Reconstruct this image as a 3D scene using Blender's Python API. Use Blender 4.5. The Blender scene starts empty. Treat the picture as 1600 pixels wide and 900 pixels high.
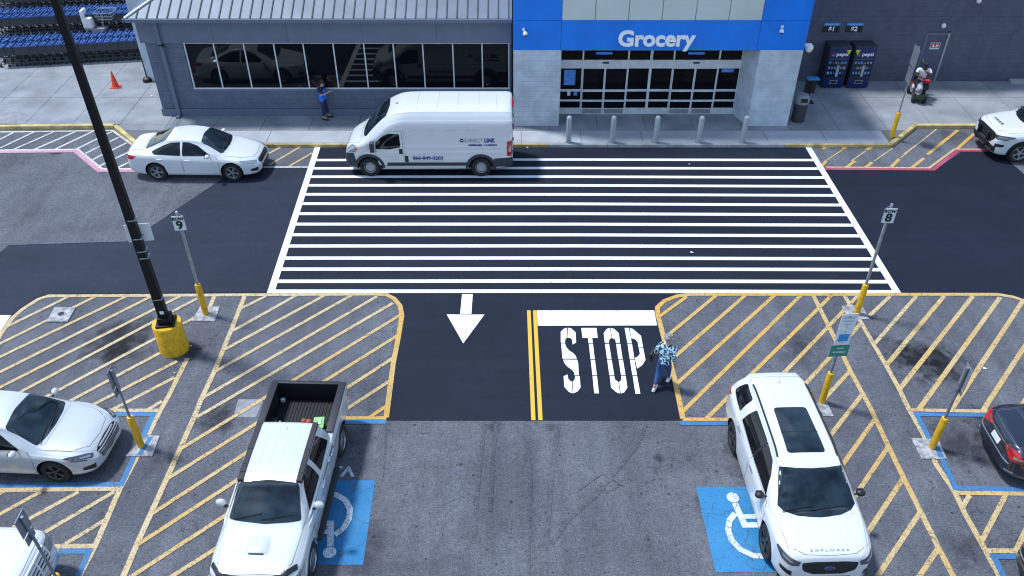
import bpy, bmesh, math, random
import numpy as np
from mathutils import Vector, Matrix
from mathutils.bvhtree import BVHTree
random.seed(7)
S = bpy.context.scene
COL = S.collection
rad = math.radians

# ------------------------------------------------------------------ camera
CAM_H = 15.28; F_PX = 1323.0; PITCH = math.atan(1030 / F_PX)
cam = bpy.data.cameras.new('camera'); camo = bpy.data.objects.new('camera', cam); COL.objects.link(camo)
camo.location = (0, 0, CAM_H); camo.rotation_euler = (math.pi / 2 - PITCH, 0, 0)
cam.sensor_width = 36; cam.lens = F_PX / 1600 * 36; cam.clip_end = 2000; cam.clip_start = 0.1
S.camera = camo
S.render.resolution_x = 1024; S.render.resolution_y = 576
S.view_settings.view_transform = 'Standard'; S.view_settings.look = 'None'
S.view_settings.exposure = EXPOSURE = 0.32; S.view_settings.gamma = 1
S.cycles.filter_width = 1.15

# ------------------------------------------------------------------ sky + sun
SUN_DX, SUN_DY = 0.44, -0.17          # shadow displacement per metre of height
sun_dir = Vector((-SUN_DX, -SUN_DY, 1)).normalized()
elev = math.asin(sun_dir.z)
W = bpy.data.worlds.new('World'); S.world = W; W.use_nodes = True
nt = W.node_tree; nt.nodes.clear()
def wn(t): return nt.nodes.new(t)
sky = wn('ShaderNodeTexSky'); sky.sky_type = 'NISHITA'; sky.sun_disc = False
sky.sun_elevation = elev; sky.sun_rotation = math.atan2(sun_dir.x, sun_dir.y)
sky.air_density = 1.3; sky.dust_density = 0.5; sky.ozone_density = 2.5
tc = wn('ShaderNodeTexCoord'); nz = wn('ShaderNodeTexNoise'); nz.inputs['Scale'].default_value = 3.2
nz.inputs['Detail'].default_value = 7; nz.inputs['Distortion'].default_value = .4
rmp = wn('ShaderNodeValToRGB'); rmp.color_ramp.elements[0].position = .52; rmp.color_ramp.elements[1].position = .64
mx = wn('ShaderNodeMix'); mx.data_type = 'RGBA'
mul = wn('ShaderNodeMath'); mul.operation = 'MULTIPLY'; mul.inputs[1].default_value = .85
bg = wn('ShaderNodeBackground'); bg.inputs['Strength'].default_value = 0.15
out = wn('ShaderNodeOutputWorld')
L = nt.links.new
L(tc.outputs['Generated'], nz.inputs['Vector']); L(nz.outputs['Fac'], rmp.inputs[0]); L(rmp.outputs[0], mul.inputs[0])
L(mul.outputs[0], mx.inputs[0]); L(sky.outputs[0], mx.inputs[6]); mx.inputs[7].default_value = (7.2, 8.8, 11.6, 1)
L(mx.outputs[2], bg.inputs[0]); L(bg.outputs[0], out.inputs[0])
sl = bpy.data.lights.new('sun', 'SUN'); sl.energy = 3.3; sl.angle = rad(6.5); sl.color = (.95, .975, 1.0)
so = bpy.data.objects.new('sun', sl); COL.objects.link(so)
so.rotation_euler = sun_dir.to_track_quat('Z', 'Y').to_euler()

# ------------------------------------------------------------------ measuring helpers (photo pixel -> point in the place)
_s, _c = math.sin(PITCH), math.cos(PITCH)
def G(px, py, z=0.0):
    u = (px - 800) / F_PX; v = (py - 450) / F_PX; k = (CAM_H - z) / (_s + v * _c)
    return Vector((u * k, (_c - v * _s) * k, z))
def ZP(px, py, Y):
    u = (px - 800) / F_PX; v = (py - 450) / F_PX; t = Y / (_c - v * _s)
    return u * t, CAM_H - t * (_s + v * _c)

# ------------------------------------------------------------------ materials
MATS = {}
def mat(name, col, rough=.6, metal=0, coat=0, spec=.5, var=0, vscale=4, bump=0, bscale=40, col2=None, ior=None, emit=0, sharp=False, speck=0):
    if name in MATS: return MATS[name]
    m = bpy.data.materials.new(name); m.use_nodes = True; n = m.node_tree; b = n.nodes['Principled BSDF']
    b.inputs['Roughness'].default_value = rough; b.inputs['Metallic'].default_value = metal
    b.inputs['Coat Weight'].default_value = coat; b.inputs['Coat Roughness'].default_value = .04
    b.inputs['Specular IOR Level'].default_value = spec
    if ior: b.inputs['IOR'].default_value = ior
    b.inputs['Base Color'].default_value = (*col, 1)
    if emit: b.inputs['Emission Color'].default_value = (*col, 1); b.inputs['Emission Strength'].default_value = emit
    geo = n.nodes.new('ShaderNodeNewGeometry')
    if var or col2 or speck:
        t = n.nodes.new('ShaderNodeTexNoise'); t.inputs['Scale'].default_value = vscale; t.inputs['Detail'].default_value = 6
        n.links.new(geo.outputs['Position'], t.inputs['Vector'])
        c2 = col2 or tuple(max(0, c * (1 - var)) for c in col)
        r = n.nodes.new('ShaderNodeValToRGB'); r.color_ramp.elements[0].position = .47 if sharp else .35; r.color_ramp.elements[1].position = .53 if sharp else .65
        r.color_ramp.elements[0].color = (*c2, 1); r.color_ramp.elements[1].color = (*(tuple(min(1, c * (1 + var * .6)) for c in col) if not col2 else col), 1)
        n.links.new(t.outputs['Fac'], r.inputs[0]); src = r.outputs[0]
        if speck:
            t2 = n.nodes.new('ShaderNodeTexNoise'); t2.inputs['Scale'].default_value = 45; t2.inputs['Detail'].default_value = 3
            n.links.new(geo.outputs['Position'], t2.inputs['Vector'])
            mr = n.nodes.new('ShaderNodeMapRange'); mr.inputs[1].default_value = .3; mr.inputs[2].default_value = .7
            mr.inputs[3].default_value = 1 - speck; mr.inputs[4].default_value = 1 + speck
            n.links.new(t2.outputs['Fac'], mr.inputs[0])
            vm = n.nodes.new('ShaderNodeVectorMath'); vm.operation = 'SCALE'
            n.links.new(src, vm.inputs[0]); n.links.new(mr.outputs[0], vm.inputs['Scale']); src = vm.outputs[0]
        n.links.new(src, b.inputs['Base Color'])
    if bump:
        t = n.nodes.new('ShaderNodeTexNoise'); t.inputs['Scale'].default_value = bscale; t.inputs['Detail'].default_value = 4
        n.links.new(geo.outputs['Position'], t.inputs['Vector'])
        bp = n.nodes.new('ShaderNodeBump'); bp.inputs['Strength'].default_value = bump; bp.inputs['Distance'].default_value = .02
        n.links.new(t.outputs['Fac'], bp.inputs['Height']); n.links.new(bp.outputs[0], b.inputs['Normal'])
    MATS[name] = m; return m

STAINS_AND_SHADOWS = [(190, 530, 1.25, .6), (183, 548, .7, .5), (300, 550, .5, .55), (340, 655, .6, .5), (1440, 562, 1.0, .7), (1475, 570, 1.0, .5), (1385, 540, .6, .3), (1180, 710, .9, .55),  # stains, plus painted shadows beside lamp base, left bay sign, pickup and dark sedan
          (1175, 690, .5, .5), (1500, 690, .9, .5), (1545, 660, .7, .5), (1255, 560, .8, .3), (1260, 530, .6, .25), (1190, 605, .35, .4), (538, 690, .7, .4), (1505, 860, .5, .4), (1235, 530, .6, .25),
          (775, 665, .25, .4), (1030, 717, .2, .5), (860, 667, .2, .35), (1280, 870, .8, .3), (1120, 790, .5, .35), (90, 238, .3, .6), (250, 718, .5, .3), (1140, 870, .5, .3), (560, 880, .6, .3), (1490, 215, .9, .3), (585, 840, .5, .3)]
def asphalt_nodes(n, pos, light, dark, speck_amt, stains_shadows, tracks):
    """returns a colour socket of worn asphalt"""
    def tex(scale, detail=5, dist=0, vec=None):
        t = n.nodes.new('ShaderNodeTexNoise'); t.inputs['Scale'].default_value = scale; t.inputs['Detail'].default_value = detail
        t.inputs['Distortion'].default_value = dist
        n.links.new(vec or pos, t.inputs['Vector']); return t.outputs['Fac']
    def rng(f, a, b, c, d):
        m = n.nodes.new('ShaderNodeMapRange'); n.links.new(f, m.inputs[0])
        for i, v in enumerate((a, b, c, d)): m.inputs[i + 1].default_value = v
        return m.outputs[0]
    def mth(op, a, b):
        m = n.nodes.new('ShaderNodeMath'); m.operation = op
        for i, v in enumerate((a, b)):
            if isinstance(v, (int, float)): m.inputs[i].default_value = v
            else: n.links.new(v, m.inputs[i])
        return m.outputs[0]
    big = rng(tex(.45, 5, .5), .35, .65, 0, 1)
    mix = n.nodes.new('ShaderNodeMix'); mix.data_type = 'RGBA'; mix.inputs[6].default_value = (*dark, 1); mix.inputs[7].default_value = (*light, 1)
    n.links.new(big, mix.inputs[0]); col = mix.outputs[2]
    f = rng(tex(30, 3), .30, .70, 1 - speck_amt * .82, 1 + speck_amt * .82)
    f = mth('MULTIPLY', f, rng(tex(11, 5, .6), .3, .7, 1 - speck_amt * .36, 1 + speck_amt * .36))
    f = mth('MULTIPLY', f, rng(tex(3.2, 5, .5), .3, .7, .9, 1.09))
    # pits : dark round specks
    v = n.nodes.new('ShaderNodeTexVoronoi'); v.inputs['Scale'].default_value = 3.4; n.links.new(pos, v.inputs['Vector'])
    sp1 = n.nodes.new('ShaderNodeSeparateColor'); n.links.new(v.outputs['Color'], sp1.inputs[0])
    pit = rng(mth('SUBTRACT', v.outputs['Distance'], mth('MULTIPLY', sp1.outputs[0], .13)), -.02, .02, 1 - min(.9, speck_amt * 1.25), 1)
    gate = rng(sp1.outputs[1], .45, .5, 0, 1)
    f = mth('MULTIPLY', f, mth('MAXIMUM', pit, gate))
    v2 = n.nodes.new('ShaderNodeTexVoronoi'); v2.inputs['Scale'].default_value = 9.5; n.links.new(pos, v2.inputs['Vector'])
    sp2 = n.nodes.new('ShaderNodeSeparateColor'); n.links.new(v2.outputs['Color'], sp2.inputs[0])
    pit2 = rng(mth('SUBTRACT', v2.outputs['Distance'], mth('MULTIPLY', sp2.outputs[0], .28)), -.05, .05, 1 - min(.9, speck_amt * .9), 1)
    f = mth('MULTIPLY', f, mth('MAXIMUM', pit2, rng(sp2.outputs[1], .35, .4, 0, 1)))
    if tracks:   # worn wheel tracks down the aisle
        mp = n.nodes.new('ShaderNodeMapping'); mp.inputs['Scale'].default_value = ((.1, 2.6, 1) if tracks == 'x' else (2.6, .12, 1)); n.links.new(pos, mp.inputs['Vector'])
        f = mth('MULTIPLY', f, rng(tex(1, 5, .4, mp.outputs[0]), .3, .7, .86, 1.1))
    if stains_shadows:
        dn = tex(2.4, 5, 1.0)
        for (px, py, r, a) in STAINS_AND_SHADOWS:
            p = G(px, py)
            d = n.nodes.new('ShaderNodeVectorMath'); d.operation = 'DISTANCE'; n.links.new(pos, d.inputs[0]); d.inputs[1].default_value = (p.x, p.y, 0)
            dd = mth('ADD', d.outputs['Value'], mth('MULTIPLY', mth('SUBTRACT', dn, .5), r * 1.7))
            f = mth('MULTIPLY', f, rng(dd, r * .25, r * .95, 1 - min(.85, a * 1.25), 1))
    sc = n.nodes.new('ShaderNodeVectorMath'); sc.operation = 'SCALE'; n.links.new(col, sc.inputs[0]); n.links.new(f, sc.inputs['Scale'])
    return sc.outputs[0], tex, rng, mth
def asphalt(name, light, dark, speck, stains_shadows=False, tracks=False, rough=.85, bump=.35, crack=0):
    m = bpy.data.materials.new(name); m.use_nodes = True; n = m.node_tree; b = n.nodes['Principled BSDF']
    geo = n.nodes.new('ShaderNodeNewGeometry'); pos = geo.outputs['Position']
    c, tex, rng, mth = asphalt_nodes(n, pos, light, dark, speck, stains_shadows, tracks)
    if crack:
        w = n.nodes.new('ShaderNodeVectorMath'); w.operation = 'ADD'
        nn = n.nodes.new('ShaderNodeTexNoise'); nn.inputs['Scale'].default_value = 1.7; nn.inputs['Detail'].default_value = 6; n.links.new(pos, nn.inputs['Vector'])
        n.links.new(pos, w.inputs[0]); n.links.new(nn.outputs['Color'], w.inputs[1])
        v = n.nodes.new('ShaderNodeTexVoronoi'); v.feature = 'DISTANCE_TO_EDGE'; v.inputs['Scale'].default_value = .33; n.links.new(w.outputs[0], v.inputs['Vector'])
        line = rng(v.outputs['Distance'], .0015, .004, 1 - crack, 1)
        gate = rng(tex(.35, 3), .5, .58, 1, 0)
        f = mth('MAXIMUM', line, gate)
        s2 = n.nodes.new('ShaderNodeVectorMath'); s2.operation = 'SCALE'; n.links.new(c, s2.inputs[0]); n.links.new(f, s2.inputs['Scale']); c = s2.outputs[0]
    n.links.new(c, b.inputs['Base Color']); b.inputs['Roughness'].default_value = rough; b.inputs['Specular IOR Level'].default_value = .25
    bp = n.nodes.new('ShaderNodeBump'); bp.inputs['Strength'].default_value = bump; bp.inputs['Distance'].default_value = .012
    n.links.new(tex(70, 3), bp.inputs['Height']); n.links.new(bp.outputs[0], b.inputs['Normal'])
    MATS[name] = m; return m
def road_paint(name, col, wear=.5, crack=True, cscale=3.6, col2=None, rough=.6):
    """paint with asphalt showing through where it has worn or cracked"""
    m = bpy.data.materials.new(name); m.use_nodes = True; n = m.node_tree; b = n.nodes['Principled BSDF']
    geo = n.nodes.new('ShaderNodeNewGeometry'); pos = geo.outputs['Position']
    def tex(scale, detail=5, dist=0):
        t = n.nodes.new('ShaderNodeTexNoise'); t.inputs['Scale'].default_value = scale; t.inputs['Detail'].default_value = detail; t.inputs['Distortion'].default_value = dist
        n.links.new(pos, t.inputs['Vector']); return t
    def rng(f, a, bb, c, d):
        mm = n.nodes.new('ShaderNodeMapRange'); n.links.new(f, mm.inputs[0])
        for i, v in enumerate((a, bb, c, d)): mm.inputs[i + 1].default_value = v
        return mm.outputs[0]
    def mth(op, a, c):
        mm = n.nodes.new('ShaderNodeMath'); mm.operation = op
        for i, v in enumerate((a, c)):
            if isinstance(v, (int, float)): mm.inputs[i].default_value = v
            else: n.links.new(v, mm.inputs[i])
        return mm.outputs[0]
    cm = n.nodes.new('ShaderNodeMix'); cm.data_type = 'RGBA'; cm.inputs[6].default_value = (*col, 1); cm.inputs[7].default_value = (*(col2 or tuple(c * .8 for c in col)), 1)
    n.links.new(rng(tex(.5, 4).outputs['Fac'], .4, .6, 0, 1), cm.inputs[0])
    f = rng(tex(22, 6, .5).outputs['Fac'], .62 - wear * .12, .74 - wear * .1, 0, .75)
    f = mth('MAXIMUM', f, rng(tex(60, 3).outputs['Fac'], .5, .8, 0, wear * .6))
    if crack:
        w = n.nodes.new('ShaderNodeVectorMath'); w.operation = 'MULTIPLY_ADD'; w.inputs[1].default_value = (.16, .16, .16)
        n.links.new(tex(5, 3).outputs['Color'], w.inputs[0]); n.links.new(pos, w.inputs[2])
        v = n.nodes.new('ShaderNodeTexVoronoi'); v.feature = 'DISTANCE_TO_EDGE'; v.inputs['Scale'].default_value = cscale; n.links.new(w.outputs[0], v.inputs['Vector'])
        line = rng(v.outputs['Distance'], .008, .024, .8, 0)
        f = mth('MAXIMUM', f, mth('MULTIPLY', line, rng(tex(1.1, 3).outputs['Fac'], .38, .5, .25, 1)))
    mx = n.nodes.new('ShaderNodeMix'); mx.data_type = 'RGBA'; n.links.new(f, mx.inputs[0]); n.links.new(cm.outputs[2], mx.inputs[6]); mx.inputs[7].default_value = (.06, .066, .08, 1)
    n.links.new(mx.outputs[2], b.inputs['Base Color']); b.inputs['Roughness'].default_value = rough; b.inputs['Specular IOR Level'].default_value = .3
    MATS[name] = m; return m

M_OLD = asphalt('old_asphalt', (.118, .124, .145), (.082, .087, .104), .5, stains_shadows=True, tracks=True, crack=.5)
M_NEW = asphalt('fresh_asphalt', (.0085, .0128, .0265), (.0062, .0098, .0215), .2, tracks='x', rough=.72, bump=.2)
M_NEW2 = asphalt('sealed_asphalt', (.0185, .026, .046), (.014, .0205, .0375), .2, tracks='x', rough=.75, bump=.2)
M_PATCH = mat('concrete_patch', (.24, .25, .275), .85, var=.2, vscale=5, bump=.3, speck=.2)
M_PAD = mat('concrete_pad', (.33, .33, .34), .85, var=.5, vscale=7, bump=.3, speck=.3)
M_Y1 = road_paint('yellow_line_paint', (.53, .35, .125), .6, col2=(.54, .40, .19))
M_Y2 = road_paint('faded_yellow_paint', (.56, .44, .26), .75, col2=(.54, .40, .19))
M_Y3 = road_paint('strong_yellow_paint', (.57, .345, .075), .45, col2=(.54, .355, .12))
M_YD = road_paint('fresh_yellow_paint', (.68, .42, .04), .1, crack=False, col2=(.64, .4, .05))
M_WH = road_paint('fresh_white_paint', (.80, .82, .82), .16, crack=False, col2=(.68, .71, .73))
M_WF = road_paint('faded_white_paint', (.60, .60, .58), .8, col2=(.5, .5, .48))
M_BL = road_paint('blue_line_paint', (.05, .19, .38), .45, col2=(.04, .16, .35))
M_BSQ = road_paint('blue_square_paint', (.012, .165, .37), .5, cscale=2.2, col2=(.035, .215, .43))
M_ISA = road_paint('symbol_white_paint', (.62, .68, .74), .5, cscale=3)
M_RED = road_paint('red_kerb_paint', (.36, .045, .09), .5, crack=False, col2=(.42, .09, .15))
M_PINK = road_paint('faded_red_paint', (.52, .22, .32), .6, crack=False, col2=(.5, .34, .4))
M_KERBY = mat('yellow_kerb_paint', (.52, .40, .16), .7, var=.35, vscale=3, speck=.15)
M_KERBG = mat('kerb_concrete', (.34, .35, .37), .85, var=.2, vscale=3, speck=.12)
M_SLAB = mat('sidewalk_concrete', (.235, .25, .27), .9, var=.24, vscale=.9, bump=.25, speck=.2)
M_SLAB2 = mat('light_sidewalk_concrete', (.35, .37, .40), .9, var=.12, vscale=1.3, bump=.2, speck=.08)
M_JOINT = mat('joint_dirt', (.13, .135, .14), .95)
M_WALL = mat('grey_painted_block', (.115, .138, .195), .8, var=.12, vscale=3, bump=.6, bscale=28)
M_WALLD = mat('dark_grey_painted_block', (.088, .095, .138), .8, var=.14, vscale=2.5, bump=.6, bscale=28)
M_WALLL = mat('light_painted_block', (.50, .57, .64), .8, var=.16, vscale=2.2, bump=.8, bscale=22)
M_FASC = mat('grey_fascia', (.13, .158, .22), .55, var=.08, vscale=2)
M_BLUE = mat('blue_panel', (.001, .20, .80), .4, var=.10, vscale=1.4)
M_PANELW = mat('translucent_panel', (.58, .63, .60), .35, var=.06, vscale=.8)
M_SEAM = mat('panel_seam', (.30, .33, .34), .6)
M_ALU = mat('aluminium_frame', (.62, .66, .70), .4, metal=.15, var=.1, vscale=5)
M_GLASS = mat('dark_window_glass', (.004, .005, .008), .02, spec=.5, ior=1.42)
M_CGLASS = mat('car_glass', (.016, .030, .040), .03, spec=.5, ior=1.6, col2=(.002, .005, .010), vscale=2.6)
M_GLASSD = mat('door_glass', (.004, .004, .006), .12, spec=.25, ior=1.3)
M_GAP = mat('shut_line_shadow', (.10, .11, .13), .8)
M_CGLASS2 = mat('tinted_car_glass', (.004, .005, .007), .05, spec=.5, ior=1.45)
M_ROOF = mat('metal_roof', (.145, .175, .215), .5, metal=.15, spec=.3, var=.12, vscale=1.2)
M_SEAMD = mat('roof_seam', (.035, .045, .06), .7)
M_GALV = mat('galvanised_steel', (.36, .40, .44), .4, metal=.6, var=.15, vscale=8)
M_GALVD = mat('dull_sign_back', (.20, .23, .28), .5, metal=.4, var=.2, vscale=8)
M_YEL = mat('yellow_bollard_plastic', (.70, .40, .010), .5, var=.22, vscale=9, speck=.12)
M_BLACK = mat('black_paint', (.003, .003, .004), .55, spec=.3, var=.2, vscale=6)
M_BOLL = mat('grey_bollard_paint', (.31, .35, .38), .5, var=.06, vscale=4)
M_RUB = mat('rubber', (.012, .012, .013), .8, var=.2, vscale=20)
M_TRIM = mat('black_trim', (.010, .012, .018), .55)
M_TRIMG = mat('grey_trim', (.026, .033, .048), .6)
M_RIM = mat('alloy_rim', (.45, .46, .48), .3, metal=.85)
M_RIMD = mat('dark_alloy_rim', (.09, .095, .11), .35, metal=.8)
M_STEEL = mat('steel_wheel', (.35, .38, .42), .4, metal=.6)
M_CHROME = mat('chrome', (.62, .64, .68), .12, metal=1)
M_LAMP = mat('headlamp_lens', (.26, .31, .34), .1, metal=.3, coat=.6)
M_LAMPD = mat('dark_headlamp_lens', (.05, .06, .075), .1, coat=1)
M_TAIL = mat('tail_lamp_lens', (.42, .008, .012), .15, coat=1)
M_AMBER = mat('amber_lens', (.50, .12, .02), .2, coat=1)
M_WPAINT = mat('white_car_paint', (.62, .64, .66), .3, coat=1, var=.02, vscale=1)
M_PEARL = mat('pearl_car_paint', (.58, .605, .61), .26, coat=1, metal=.12)
M_SILV = mat('silver_car_paint', (.56, .59, .60), .32, metal=.3, coat=1)
M_DARKC = mat('graphite_car_paint', (.030, .038, .060), .22, metal=.6, coat=1)
M_BLKC = mat('black_car_paint', (.006, .007, .009), .2, coat=1)
M_WHITE = mat('white_plastic', (.75, .76, .77), .45)
M_SIGNW = mat('sign_white', (.62, .68, .70), .4)
M_SIGNG = mat('sign_green', (.03, .22, .17), .4)
M_SIGNB = mat('sign_blue', (.03, .25, .60), .4)
M_SIGNR = mat('sign_red', (.50, .02, .03), .4)
M_TXT = mat('black_lettering', (.012, .012, .014), .5)
M_VTXT = mat('navy_lettering', (.02, .04, .22), .5)
M_GOLD = mat('gold_lettering', (.22, .22, .16), .5)
M_GTXT = mat('grey_lettering', (.35, .40, .48), .5)
M_LETW = mat('white_lettering', (.90, .92, .93), .4)
M_CARTF = mat('cart_grey_wire', (.045, .052, .065), .5, metal=.3)
M_CARTB = mat('cart_blue_plastic', (.016, .085, .32), .5, var=.35, vscale=5)
M_ORANGE = mat('orange_cone_plastic', (.85, .075, .015), .5)
M_VEND = mat('vending_blue', (.006, .018, .10), .35, var=.3, vscale=3)
M_SKIN = mat('skin_light', (.50, .30, .22), .6); M_SKIND = mat('skin_dark', (.055, .028, .018), .6)
M_HAIRD = mat('dark_hair', (.015, .011, .010), .7); M_HAIRG = mat('grey_hair', (.30, .29, .30), .7, var=.4, vscale=30)
M_DENIM = mat('denim', (.03, .085, .25), .85, var=.3, vscale=20); M_NAVY = mat('navy_cloth', (.012, .016, .045), .9, var=.2, vscale=20)
M_VEST = mat('blue_vest_cloth', (.008, .19, .85), .8, var=.1, vscale=20)
M_CLOTHW = mat('white_cloth', (.72, .73, .75), .85); M_RCLOTH = mat('red_cloth', (.45, .02, .03), .8)
M_FLORAL = mat('floral_cloth', (.50, .74, .80), .85, col2=(.006, .03, .10), vscale=19, sharp=True)
M_BAG = mat('carrier_bag', (.60, .61, .64), .5, col2=(.16, .15, .20), vscale=9, sharp=True)
M_GREENP = mat('green_plastic', (.25, .52, .20), .5); M_GREEND = mat('dark_green', (.04, .10, .02), .6)
M_BED = mat('bed_liner', (.005, .006, .010), .65, var=.2, vscale=5)
M_POSTER = mat('blue_poster', (.03, .18, .60), .4, col2=(.10, .32, .75), vscale=9)
M_DIM = mat('dim_interior', (.03, .028, .026), .7)
M_GREYP = mat('grey_plastic', (.20, .22, .25), .5)
M_DGREYP = mat('dark_grey_plastic', (.035, .04, .05), .6)

# ------------------------------------------------------------------ object helpers
def tag(o, label=None, cat=None, group=None, kind=None):
    if label: o['label'] = label
    if cat: o['category'] = cat
    if group: o['group'] = group
    if kind: o['kind'] = kind
    return o
def empty(name, loc=(0, 0, 0), rz=0, label=None, cat=None, group=None):
    o = bpy.data.objects.new(name, None); COL.objects.link(o); o.location = loc; o.rotation_euler = (0, 0, rz)
    o.empty_display_size = .1
    return tag(o, label, cat, group)
def mesh_obj(name, me, m=None, parent=None):
    if m is not None and len(me.materials) == 0: me.materials.append(m)
    o = bpy.data.objects.new(name, me); COL.objects.link(o)
    if parent is not None: o.parent = parent
    return o
def from_bm(name, bm, m, parent=None, smooth=False, ang=35):
    me = bpy.data.meshes.new(name); bm.normal_update(); bm.to_mesh(me); bm.free()
    if smooth:
        me.polygons.foreach_set('use_smooth', [True] * len(me.polygons)); me.set_sharp_from_angle(angle=rad(ang))
    return mesh_obj(name, me, m, parent)
def pyd(name, vs, fs, m, parent=None, smooth=False, ang=35):
    me = bpy.data.meshes.new(name); me.from_pydata([tuple(v) for v in vs], [], fs); me.update()
    if smooth:
        me.polygons.foreach_set('use_smooth', [True] * len(me.polygons)); me.set_sharp_from_angle(angle=rad(ang))
    return mesh_obj(name, me, m, parent)
class MB:
    def __init__(s): s.v = []; s.f = []
    def box(s, x0, x1, y0, y1, z0, z1, M=None):
        n = len(s.v); P = [(x, y, z) for z in (z0, z1) for y in (y0, y1) for x in (x0, x1)]
        if M is not None: P = [M @ Vector(p) for p in P]
        s.v += [tuple(p) for p in P]
        s.f += [tuple(n + i for i in q) for q in ((0, 2, 3, 1), (4, 5, 7, 6), (0, 1, 5, 4), (2, 6, 7, 3), (0, 4, 6, 2), (1, 3, 7, 5))]
        return s
    def bar(s, a, b, r, n=8, r2=None, cap=True):
        a = Vector(a); b = Vector(b); d = (b - a); r2 = r if r2 is None else r2
        q = d.to_track_quat('Z', 'Y'); k = len(s.v)
        for i in range(n):
            t = 2 * math.pi * (i + .5) / n; o = q @ Vector((math.cos(t), math.sin(t), 0))
            s.v += [tuple(a + o * r), tuple(b + o * r2)]
        for i in range(n):
            j = (i + 1) % n; s.f.append((k + 2 * i, k + 2 * j, k + 2 * j + 1, k + 2 * i + 1))
        if cap:
            s.f.append(tuple(k + 2 * i for i in reversed(range(n)))); s.f.append(tuple(k + 2 * i + 1 for i in range(n)))
        return s
    def lathe(s, prof, n=20, o=(0, 0, 0), axis='z'):
        k = len(s.v); m = len(prof)
        for i in range(n):
            t = 2 * math.pi * i / n
            for r, h in prof:
                p = (r * math.cos(t), r * math.sin(t), h) if axis == 'z' else (r * math.cos(t), h, r * math.sin(t))
                s.v.append((p[0] + o[0], p[1] + o[1], p[2] + o[2]))
        for i in range(n):
            j = (i + 1) % n
            for q in range(m - 1):
                f = (k + i * m + q, k + j * m + q, k + j * m + q + 1, k + i * m + q + 1)
                s.f.append(f if axis == 'z' else f[::-1])
        return s
    def poly(s, pts):
        n = len(s.v); s.v += [tuple(p) for p in pts]; s.f.append(tuple(range(n, n + len(pts)))); return s
    def ball(s, o, r, sx=1, sy=1, sz=1, n=12, m=8):
        prof = [(max(1e-4, r * math.sin(math.pi * i / m)), -r * math.cos(math.pi * i / m)) for i in range(m + 1)]
        k = len(s.v); s.lathe(prof, n)
        for i in range(k, len(s.v)):
            x, y, z = s.v[i]; s.v[i] = (x * sx + o[0], y * sy + o[1], z * sz + o[2])
        return s
    def build(s, name, m, parent=None, smooth=False, ang=35, bevel=0):
        me = bpy.data.meshes.new(name); me.from_pydata(s.v, [], s.f); me.update()
        if bevel:
            bm = bmesh.new(); bm.from_mesh(me)
            bmesh.ops.bevel(bm, geom=[e for e in bm.edges if len(e.link_faces) == 2 and e.calc_face_angle(0) > .6], offset=bevel, segments=2, profile=.6, affect='EDGES')
            bm.to_mesh(me); bm.free(); smooth = True
        if smooth:
            me.polygons.foreach_set('use_smooth', [True] * len(me.polygons)); me.set_sharp_from_angle(angle=rad(ang))
        return mesh_obj(name, me, m, parent)
def text_me(s, size, depth=0.0, bold=0.0, width=None, res=3, shear=0):
    cu = bpy.data.curves.new('t', 'FONT'); cu.body = s; cu.size = size; cu.extrude = depth; cu.offset = bold; cu.resolution_u = res
    cu.align_x = 'CENTER'; cu.align_y = 'CENTER'; cu.shear = shear
    o = bpy.data.objects.new('t', cu); COL.objects.link(o)
    me = bpy.data.meshes.new_from_object(o.evaluated_get(bpy.context.evaluated_depsgraph_get()))
    bpy.data.objects.remove(o); bpy.data.curves.remove(cu)
    xs = [v.co.x for v in me.vertices]; ys = [v.co.y for v in me.vertices]
    if xs:
        cx = (min(xs) + max(xs)) / 2; cy = (min(ys) + max(ys)) / 2; k = width / (max(xs) - min(xs)) if width else 1
        for v in me.vertices: v.co.x = (v.co.x - cx) * k; v.co.y -= cy
    return me
def place_text(name, s, size, M, m, parent, bold=0, width=None, depth=.002, shear=0):
    me = text_me(s, size, depth, bold, width, shear=shear); me.transform(M); me.materials.clear()
    return mesh_obj(name, me, m, parent)
def facing(o, right=(1, 0, 0), up=(0, 0, 1)):
    r = Vector(right).normalized(); u = Vector(up).normalized(); n = r.cross(u)
    return Matrix(((r.x, u.x, n.x, o[0]), (r.y, u.y, n.y, o[1]), (r.z, u.z, n.z, o[2]), (0, 0, 0, 1)))

# ================================================================== GROUND
def sheet(name, pts, z, m, parent=None, kind=None):
    if m is None: m = M_OLD
    bm = bmesh.new(); f = bm.faces.new([bm.verts.new((p[0], p[1], z)) for p in pts])
    bm.normal_update()
    if f.normal.z < 0: bmesh.ops.reverse_faces(bm, faces=[f])
    bmesh.ops.triangulate(bm, faces=bm.faces[:])
    o = from_bm(name, bm, m, parent)
    if kind: o['kind'] = kind
    return o
lot = sheet('parking_lot', [(-400, -300), (400, -300), (400, 600), (-400, 600)], 0, M_OLD, kind='structure')
road_px = [(-260, 640), (-30, 420), (14, 383), (205, 377), (230, 358), (345, 281), (372, 262.3), (486, 262.3), (496, 228), (1262, 228), (1288, 265.5), (1462, 265.5), (1502, 236.5),
           (1560, 236.5), (1620, 290), (1760, 420), (1900, 560)]
road_px += [(1760, 560), (1640, 498), (1625, 478), (1600, 468), (1585, 463), (1560, 459), (1080, 459), (1058, 461), (1037, 469), (1026, 480), (1025, 487), (1037, 536), (1053, 597), (1064, 657.5), (603, 657.5),
            (616, 568), (625, 525), (630, 493), (626, 477), (617, 466), (604, 459), (595, 458.5), (75, 461.5), (60, 466), (35, 482), (20, 495), (-4, 530), (-60, 640)]
road = sheet('road', [G(*p) for p in road_px], .004, M_NEW, kind='structure')
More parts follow.
